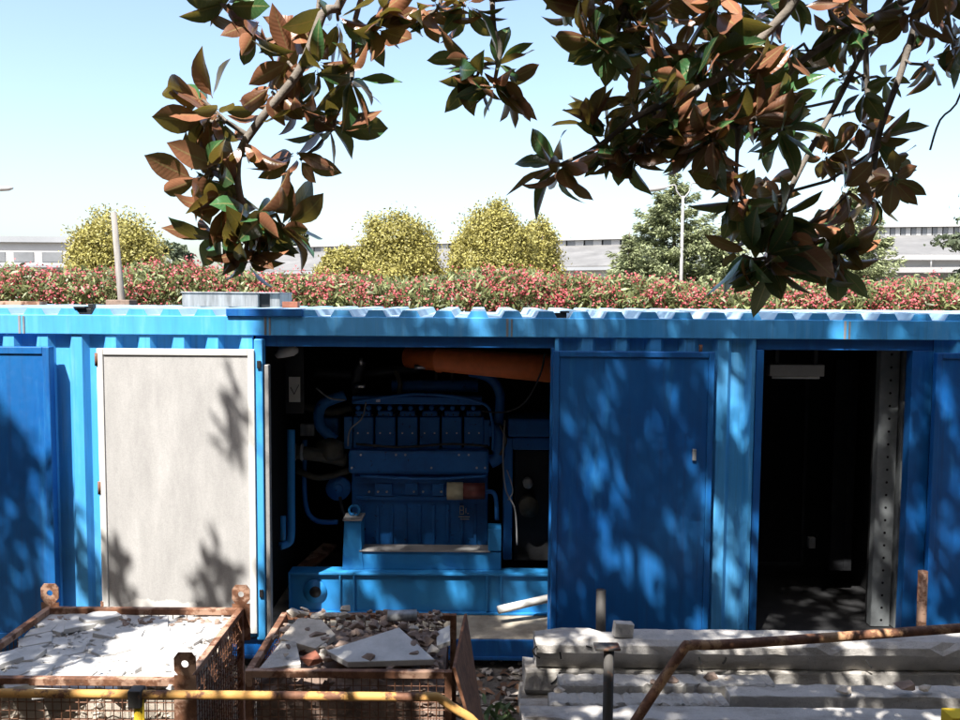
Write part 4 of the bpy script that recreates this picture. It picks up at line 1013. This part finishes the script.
bough([(940,-20,3.2),(850,30,3.25),(800,62,3.25),(770,95,3.2),(738,128,3.15)])
bough([(445,-40,3.1),(440,5,3.1),(425,15,3.1)])
nbough = len(nodes)
BOUGH = np.zeros(200000,bool); BOUGH[nb0:nbough] = True
# (u, v, Y, screen direction of the shoot, depth part, leaves, length)
vis = [
 (228,4,2.95,(-.3,.9),-.3,8,.17),(255,30,2.96,(-.5,.7),.2,8,.17),(203,100,2.9,(-1,-.1),-.2,7,.19),(222,118,2.86,(.3,1),-.4,6,.16),
 (296,22,2.98,(.2,.6),.5,7,.17),(338,20,3.0,(.5,.6),-.3,7,.17),(376,28,3.05,(.7,.6),.1,8,.18),(352,78,3.0,(.8,.35),-.3,9,.18),
 (300,108,2.92,(.3,.9),.3,8,.17),(333,128,2.98,(.55,.8),-.1,9,.17),(272,92,2.92,(-.2,.5),.6,6,.15),(288,62,2.95,(-.7,.2),.3,5,.15),
 (245,150,2.86,(.1,.8),.4,7,.15),(212,168,2.84,(-.8,.2),-.2,7,.17),(225,205,2.84,(-.8,.35),.2,8,.17),(262,215,2.84,(.8,.1),-.1,8,.17),
 (226,192,2.85,(-.9,.2),-.2,8,.18),(276,214,2.86,(.9,.1),-.2,7,.18),(284,226,2.85,(.8,-.4),.2,7,.17),(216,240,2.84,(-.6,.7),-.1,7,.17),(243,252,2.82,(0,1),-.2,6,.13),(300,160,2.95,(.5,.8),.2,7,.17),(205,120,2.88,(-.8,.4),.2,7,.18),(196,180,2.85,(-.8,.5),.1,7,.17),(247,238,2.83,(.1,1),-.5,8,.15),(246,262,2.82,(.05,1),-.2,5,.12),(318,66,2.95,(.2,.9),-.5,6,.16),
 (388,14,3.08,(.2,1),-.4,8,.17),(420,16,3.1,(-.2,.9),.3,7,.16),(437,6,3.1,(.4,.8),-.3,7,.16),(466,6,3.12,(.1,.9),-.4,8,.17),
 (498,62,3.1,(.1,-.5),-.7,8,.17),(494,88,3.08,(.15,1),-.3,9,.16),(462,62,3.1,(-.9,.3),0,6,.17),(512,84,3.08,(.7,.6),.2,5,.15),(476,78,3.1,(-.5,.9),0,6,.16),
 (556,164,3.05,(-.7,.1),-.4,8,.18),(562,172,3.05,(.1,1),0,5,.17),(588,122,3.06,(-.2,-.9),-.3,7,.16),(610,135,3.07,(.3,-.3),-.6,7,.16),
 (622,150,3.06,(.2,1),.1,9,.17),(645,140,3.08,(.3,.9),-.4,9,.17),(604,152,3.06,(.1,.9),-.5,5,.14),(630,100,3.1,(-.5,-.7),.2,6,.16),
 (664,128,3.1,(.5,.8),.1,9,.17),(690,140,3.1,(.2,1),-.3,9,.17),(598,40,3.15,(-.6,.6),-.1,9,.17),(612,52,3.15,(.1,.9),-.5,9,.16),(588,14,3.18,(-.8,.2),.2,8,.17),
 (636,20,3.2,(.5,.7),-.2,8,.17),(660,50,3.18,(-.1,.9),-.2,8,.16),(612,0,3.2,(0,.6),-.7,8,.17),(655,95,3.1,(-.6,-.2),-.4,7,.18),(692,82,3.1,(-.6,-.2),.2,7,.17),
 (715,12,3.05,(0,1),-.3,6,.19),(712,60,3.1,(.2,.6),-.6,8,.17),(745,85,3.1,(.2,.9),-.4,8,.17),(725,120,3.12,(0,1),-.2,9,.17),
 (765,258,3.1,(-.3,.5),-.7,9,.18),(772,268,3.08,(.0,1),-.2,8,.17),(742,255,3.1,(-.9,.3),0,6,.16),(790,240,3.12,(.3,.9),.2,8,.17),
 (736,180,3.15,(-.7,.4),0,7,.17),(744,205,3.15,(-.5,.8),.2,8,.17),(836,262,3.22,(.2,1),-.3,9,.17),(842,248,3.22,(.9,.0),-.1,7,.17),(824,262,3.2,(-.7,.6),.1,7,.16),
 (826,235,3.24,(-.3,-.6),-.5,6,.16),(780,215,3.15,(-.1,.6),-.6,8,.17),(806,225,3.2,(.3,.8),.3,8,.17),(890,168,3.5,(.4,.9),-.2,8,.17),(878,140,3.4,(.6,.6),-.1,7,.17)]
def scr(du, dv, dd): return (CR@Vector((du,-dv,-dd))).normalized()
for (u,v,Y,dv,dd,n,L) in vis:
    p = at(u,v,Y); n0 = nearest(p); mid = (Vector(nodes[n0])+p)/2+Vector((0,0,-.01)); i = addn(mid,n0); i = addn(p,i)
    ros.append((i,scr(dv[0],dv[1],dd),n,L))
# dense hanging mass on the right, kept ragged
def inside(u,v):
    if 640 < u < 800 and v < 150: return .95
    if 735 < u < 895 and v < 215: return .55
    if 745 < u < 850 and v < 262: return .45
    if 895 <= u < 985 and v < 40: return .8
    if 895 <= u < 960 and v < 85: return .3
    if 560 < u < 660 and v < 20: return .8
    return 0
rv = random.Random(21); k = 0
while k < 78:
    u = rv.uniform(550,985); v = rv.uniform(-60,285)
    if rv.random() > inside(u,max(v,0)): continue
    p = at(u,v,rv.uniform(3.0,3.75)); n0 = nearest(p,nbough) if rv.random() < .5 else nearest(p); mid = (Vector(nodes[n0])+p)/2+Vector((rv.gauss(0,.02),rv.gauss(0,.02),rv.gauss(0,.02)))
    i = addn(mid,n0); i = addn(p,i)
    small = u > 800
    ros.append((i,scr(rv.gauss(0,.6),rv.gauss(.35,.5),rv.gauss(0,.5)),rv.choice((6,7,8,9)),rv.uniform(.11,.145) if small else rv.uniform(.125,.165))); k += 1
nvis = len(ros)
# ---- the crown above the picture, dense where the photograph shows its shade
def shade(x,z):
    if z > 2.55:
        return 0.0 if x < -1.55 else (1.9 if z < 2.95 else (.8 if z < 3.6 else .4))
    if z > .1:
        if x < -3.35: return 1.7 if z < 1.75 else (.25 if z < 2.2 else .05)
        if x < -1.60: return .02
        if x < -.9: return .7 if .8 < z < 1.9 else 1.3
        if x < .52: return 1.35 if .85 < z < 1.9 else 1.6
        if x < 1.80: return 1.75 if z < 2.1 else 1.9
        if x < 2.2: return 1.15
        if 2.6 < x < 3.05 and z < 2.4: return .75
        if x < 2.6: return 2.2
        if x < 3.45: return 1.3
        return 1.2
    if -.4 < x < 1.4 and -4.6 < z < -3.4: return .35
    if z < -3.4: return 1.3  # off-view crown leaves added here to dim the sky light
    if x < -1.45: return 1.3
    if x < -.35: return .05
    if z < -3.4: return 1.3
    if x < 1.1: return 1.9
    return .85
spots = []
cell = .2
for ix in range(int(-4.6/cell),int(6.2/cell)):
    for iz in range(int(-8.5/cell),int(5.2/cell)):
        x = (ix+.5)*cell; z = (iz+.5)*cell; lam = shade(x,z)*cell*cell/.030
        for _ in range(np.random.RandomState((ix+99)*997+iz+1500).poisson(lam)):
            spots.append((x+rv.uniform(-.5,.5)*cell,z+rv.uniform(-.5,.5)*cell,None))
for (u,v) in ((238,405),(236,425),(233,445),(230,465),(238,440),(222,568),(232,585),(214,590),(228,600),(117,570),(112,590),(122,585),(80,560),(72,580),(90,590),(205,605),(130,603)):
    p = at(u,v,YF-.06); spots.append((p.x,p.z,3.4))
kept = []
def clear(p):
    q = px(p)
    if (p-Vector((0,0,EYE))).length < 2.1: return False
    if q is None: return True
    mg_ = 270/max(p.y,.4)
    return q[1] < -mg_ or q[0] < -mg_ or q[0] > 960+mg_
for k in range(760):  # more unseen crown leaves added overhead to cut sky light
    p = Vector((rv.uniform(-4.2,5.5),rv.uniform(-1.5,2.6),rv.uniform(5.6,8.4))); q = px(p)
    sx = p.x+.5*(6.8-p.y); sz = p.z-1.75*(6.8-p.y)
    if -1.5 < sx < -.3 and -3.2 < sz < -.6: continue
    if -3.3 < sx < -1.6 and sz > 0: continue
    if clear(p): kept.append(p)
for (x,z,tf) in spots:
    for _ in range(12):
        t_ = tf or rv.uniform(3.0,5.2)
        if z < 0 and tf is None: t_ = rv.uniform(3.4,5.0)
        if z < -3.4: t_ = rv.uniform(4.8,8.2)
        p = Vector((x-.5*t_,6.8-t_,z+1.75*t_)); q = px(p)
        if tf: t_; 
        if clear(p): kept.append(p); break
        if tf: tf += .25
NM[nb0:len(nodes)] = True
LIT = [at(245,245,2.83),at(200,250,2.84),at(180,190,2.84),at(190,95,2.9),at(495,70,3.1),at(520,55,3.1),at(712,20,3.05),at(800,25,3.2),at(330,20,2.97),at(845,110,3.2),at(865,60,3.3)]
def blocks(p):
    for q in LIT:
        t_ = (p-q).dot(SUN)
        if t_ > .1 and (p-q-SUN*t_).length < .26: return True
    return False
kept = [p for p in kept if not blocks(p)]
kept.sort(key=lambda p: min((p-Vector(a)).length for a in nodes[:60]))
for p in kept:
    n0 = nearest(p,avoid=True); a = Vector(nodes[n0]); d = p-a
    if d.length > .5:
        m_ = max(1,int(d.length/.4)); i = n0
        for s in range(1,m_+1):
            i = addn(a+d*(s/(m_+1))+Vector((rv.gauss(0,.03),rv.gauss(0,.03),.06*math.sin(math.pi*s/(m_+1)))),i)
    else: i = n0
    i = addn(p,i)
    ax = (d.normalized()*.6+Vector((rv.gauss(0,.5),rv.gauss(0,.5),rv.gauss(.35,.4)))).normalized()
    ros.append((i,ax,rv.choice((7,8,9)),rv.uniform(.14,.19)))
# branch thickness from what each carries
cnt = np.zeros(len(nodes))
for r in ros: cnt[r[0]] += 1
kids = {}
for i in range(len(nodes)-1,-1,-1):
    if par[i] >= 0: cnt[par[i]] += cnt[i]
rad = .0028+.0029*np.sqrt(np.maximum(cnt,.3)); rad[:nb0] = np.maximum(rad[:nb0],.02)
for i in range(tidx[-1]+1): rad[i] = max(rad[i], .17-.012*i)
kids = {}
for i in range(len(nodes)):
    if par[i] >= 0: kids.setdefault(par[i],[]).append(i)
NP = np.array(nodes); bv = MB(); stack = [[0]]
while stack:
    path = stack.pop()
    while path[-1] in kids:
        ch = sorted(kids[path[-1]], key=lambda c: -cnt[c]-(1e6 if c in tidx or c <= tidx[-1] else 0))
        for c in ch[1:]: stack.append([path[-1],c])
        path.append(ch[0])
    pts = []; rr_ = []
    for j,i in enumerate(path):
        if pts and (Vector(NP[i])-pts[-1]).length < 1e-3: continue
        pts.append(Vector(NP[i])); rr_.append(rad[i] if j or len(path) < 2 else min(rad[i],rad[path[1]]*1.15))
    if len(pts) < 2: continue
    mx_ = max(rr_); bv.tube(pts,rr_,10 if mx_ > .03 else (7 if mx_ > .008 else 5),False)
bv.build('trunk','bark',mg,True)
# leaves
def leaf_data(rs_, seen):
    LB = []
    for (i,ax,n,L) in rs_:
        ax = Vector(ax); p = Vector(nodes[i]); s_ = ax.orthogonal().normalized(); t_ = ax.cross(s_); a0 = rv.uniform(0,6.28)
        if seen: n += 2; L *= 1.06
        for k in range(n):
            a = a0+k*2.39996+rv.gauss(0,.15); th = R(rv.uniform(35,100))
            d = (ax*math.cos(th)+(s_*math.cos(a)+t_*math.sin(a))*math.sin(th)).normalized()
            d = (d+Vector((0,0,-.12))).normalized()
            nn = (ax-d*ax.dot(d))
            if nn.length < .05: nn = s_
            nn = (nn.normalized()+Vector((rv.gauss(0,.3),rv.gauss(0,.3),rv.gauss(.1,.3)))); nn = (nn-d*nn.dot(d)).normalized()
            nn = nn+Vector((0,.45,.5))*(1 if rv.random() < .80 else -.3)*(1.25 if seen else .5)
            nn = (nn-d*nn.dot(d)).normalized()
            LB.append((p+d*.012+ax*rv.uniform(-.04,.01),d,nn,L*rv.uniform(.62,1.12),rv.choice((rv.uniform(-.1,.15),rv.uniform(.1,.55))),rv.uniform(-.15,.75),rv.uniform(.85,1.18)))
    return LB
def leaf_mesh(name, LB, st, across):
    P0 = np.array([b[0] for b in LB]); D0 = np.array([b[1] for b in LB]); N0 = np.array([b[2] for b in LB]); S0 = np.cross(D0,N0)
    Ln,curl,fold,wf = [np.array([b[j] for b in LB])[:,None] for j in (3,4,5,6)]
    wav = rng.uniform(0,6.28,(len(LB),1)); wv2 = rng.uniform(0,6.28,(len(LB),1)); side = rng.normal(0,.10,(len(LB),1)); rows = []; al = []; ac = []
    for t in st:
        h = .0 if t >= 1 else (.011 if t < .07 else .215*math.sin(math.pi*min(1,((t-.05)/.95))**.92)**.85*(1-.45*max(0,t-.82)/.18))
        mid = P0+Ln*(D0*(t-.35*np.abs(curl)*t**3)-N0*(curl*t**2.3)+S0*side*t**2)
        w_ = h*Ln*wf
        for x in across:
            ripple = .022*Ln*np.sin(t*8.5+(wav if x < 0 else wv2))*(h/.215)*abs(x)**1.5
            rows.append(mid+S0*w_*x*np.cos(fold*abs(x))+N0*(w_*abs(x)**1.3*np.sin(fold)+ripple)); al.append(t); ac.append(x)
    V = np.stack(rows,1).reshape(-1,3); nv = len(rows); q = len(across); o = (np.arange(len(LB))*nv)[:,None]; Fs = []
    for j in range(len(st)-1):
        for c in range(q-1): Fs.append(o+np.array([[q*j+c,q*j+c+1,q*j+q+c+1,q*j+q+c]]))
    ob = npmesh(name,V,np.concatenate(Fs,0),'magnolia',mg,True)
    if len(ob.data.vertices) == len(V):
        for nm,val in (('along',al),('across',ac)):
            at_ = ob.data.attributes.new(nm,'FLOAT','POINT'); at_.data.foreach_set('value',np.tile(np.array(val,dtype=np.float32),len(LB)))
    return ob
LB = leaf_data(ros[:nvis],True); leaf_mesh('leaves',LB,[0,.06,.14,.25,.38,.52,.65,.77,.87,.95,1.0],[-1,-.55,0,.55,1])
LB2 = leaf_data(ros[nvis:],False); leaf_mesh('leaves',LB2,[0,.06,.25,.5,.75,.92,1.0],[-1,0,1]); LB += LB2
print('leaves',len(LB),'nodes',len(nodes))
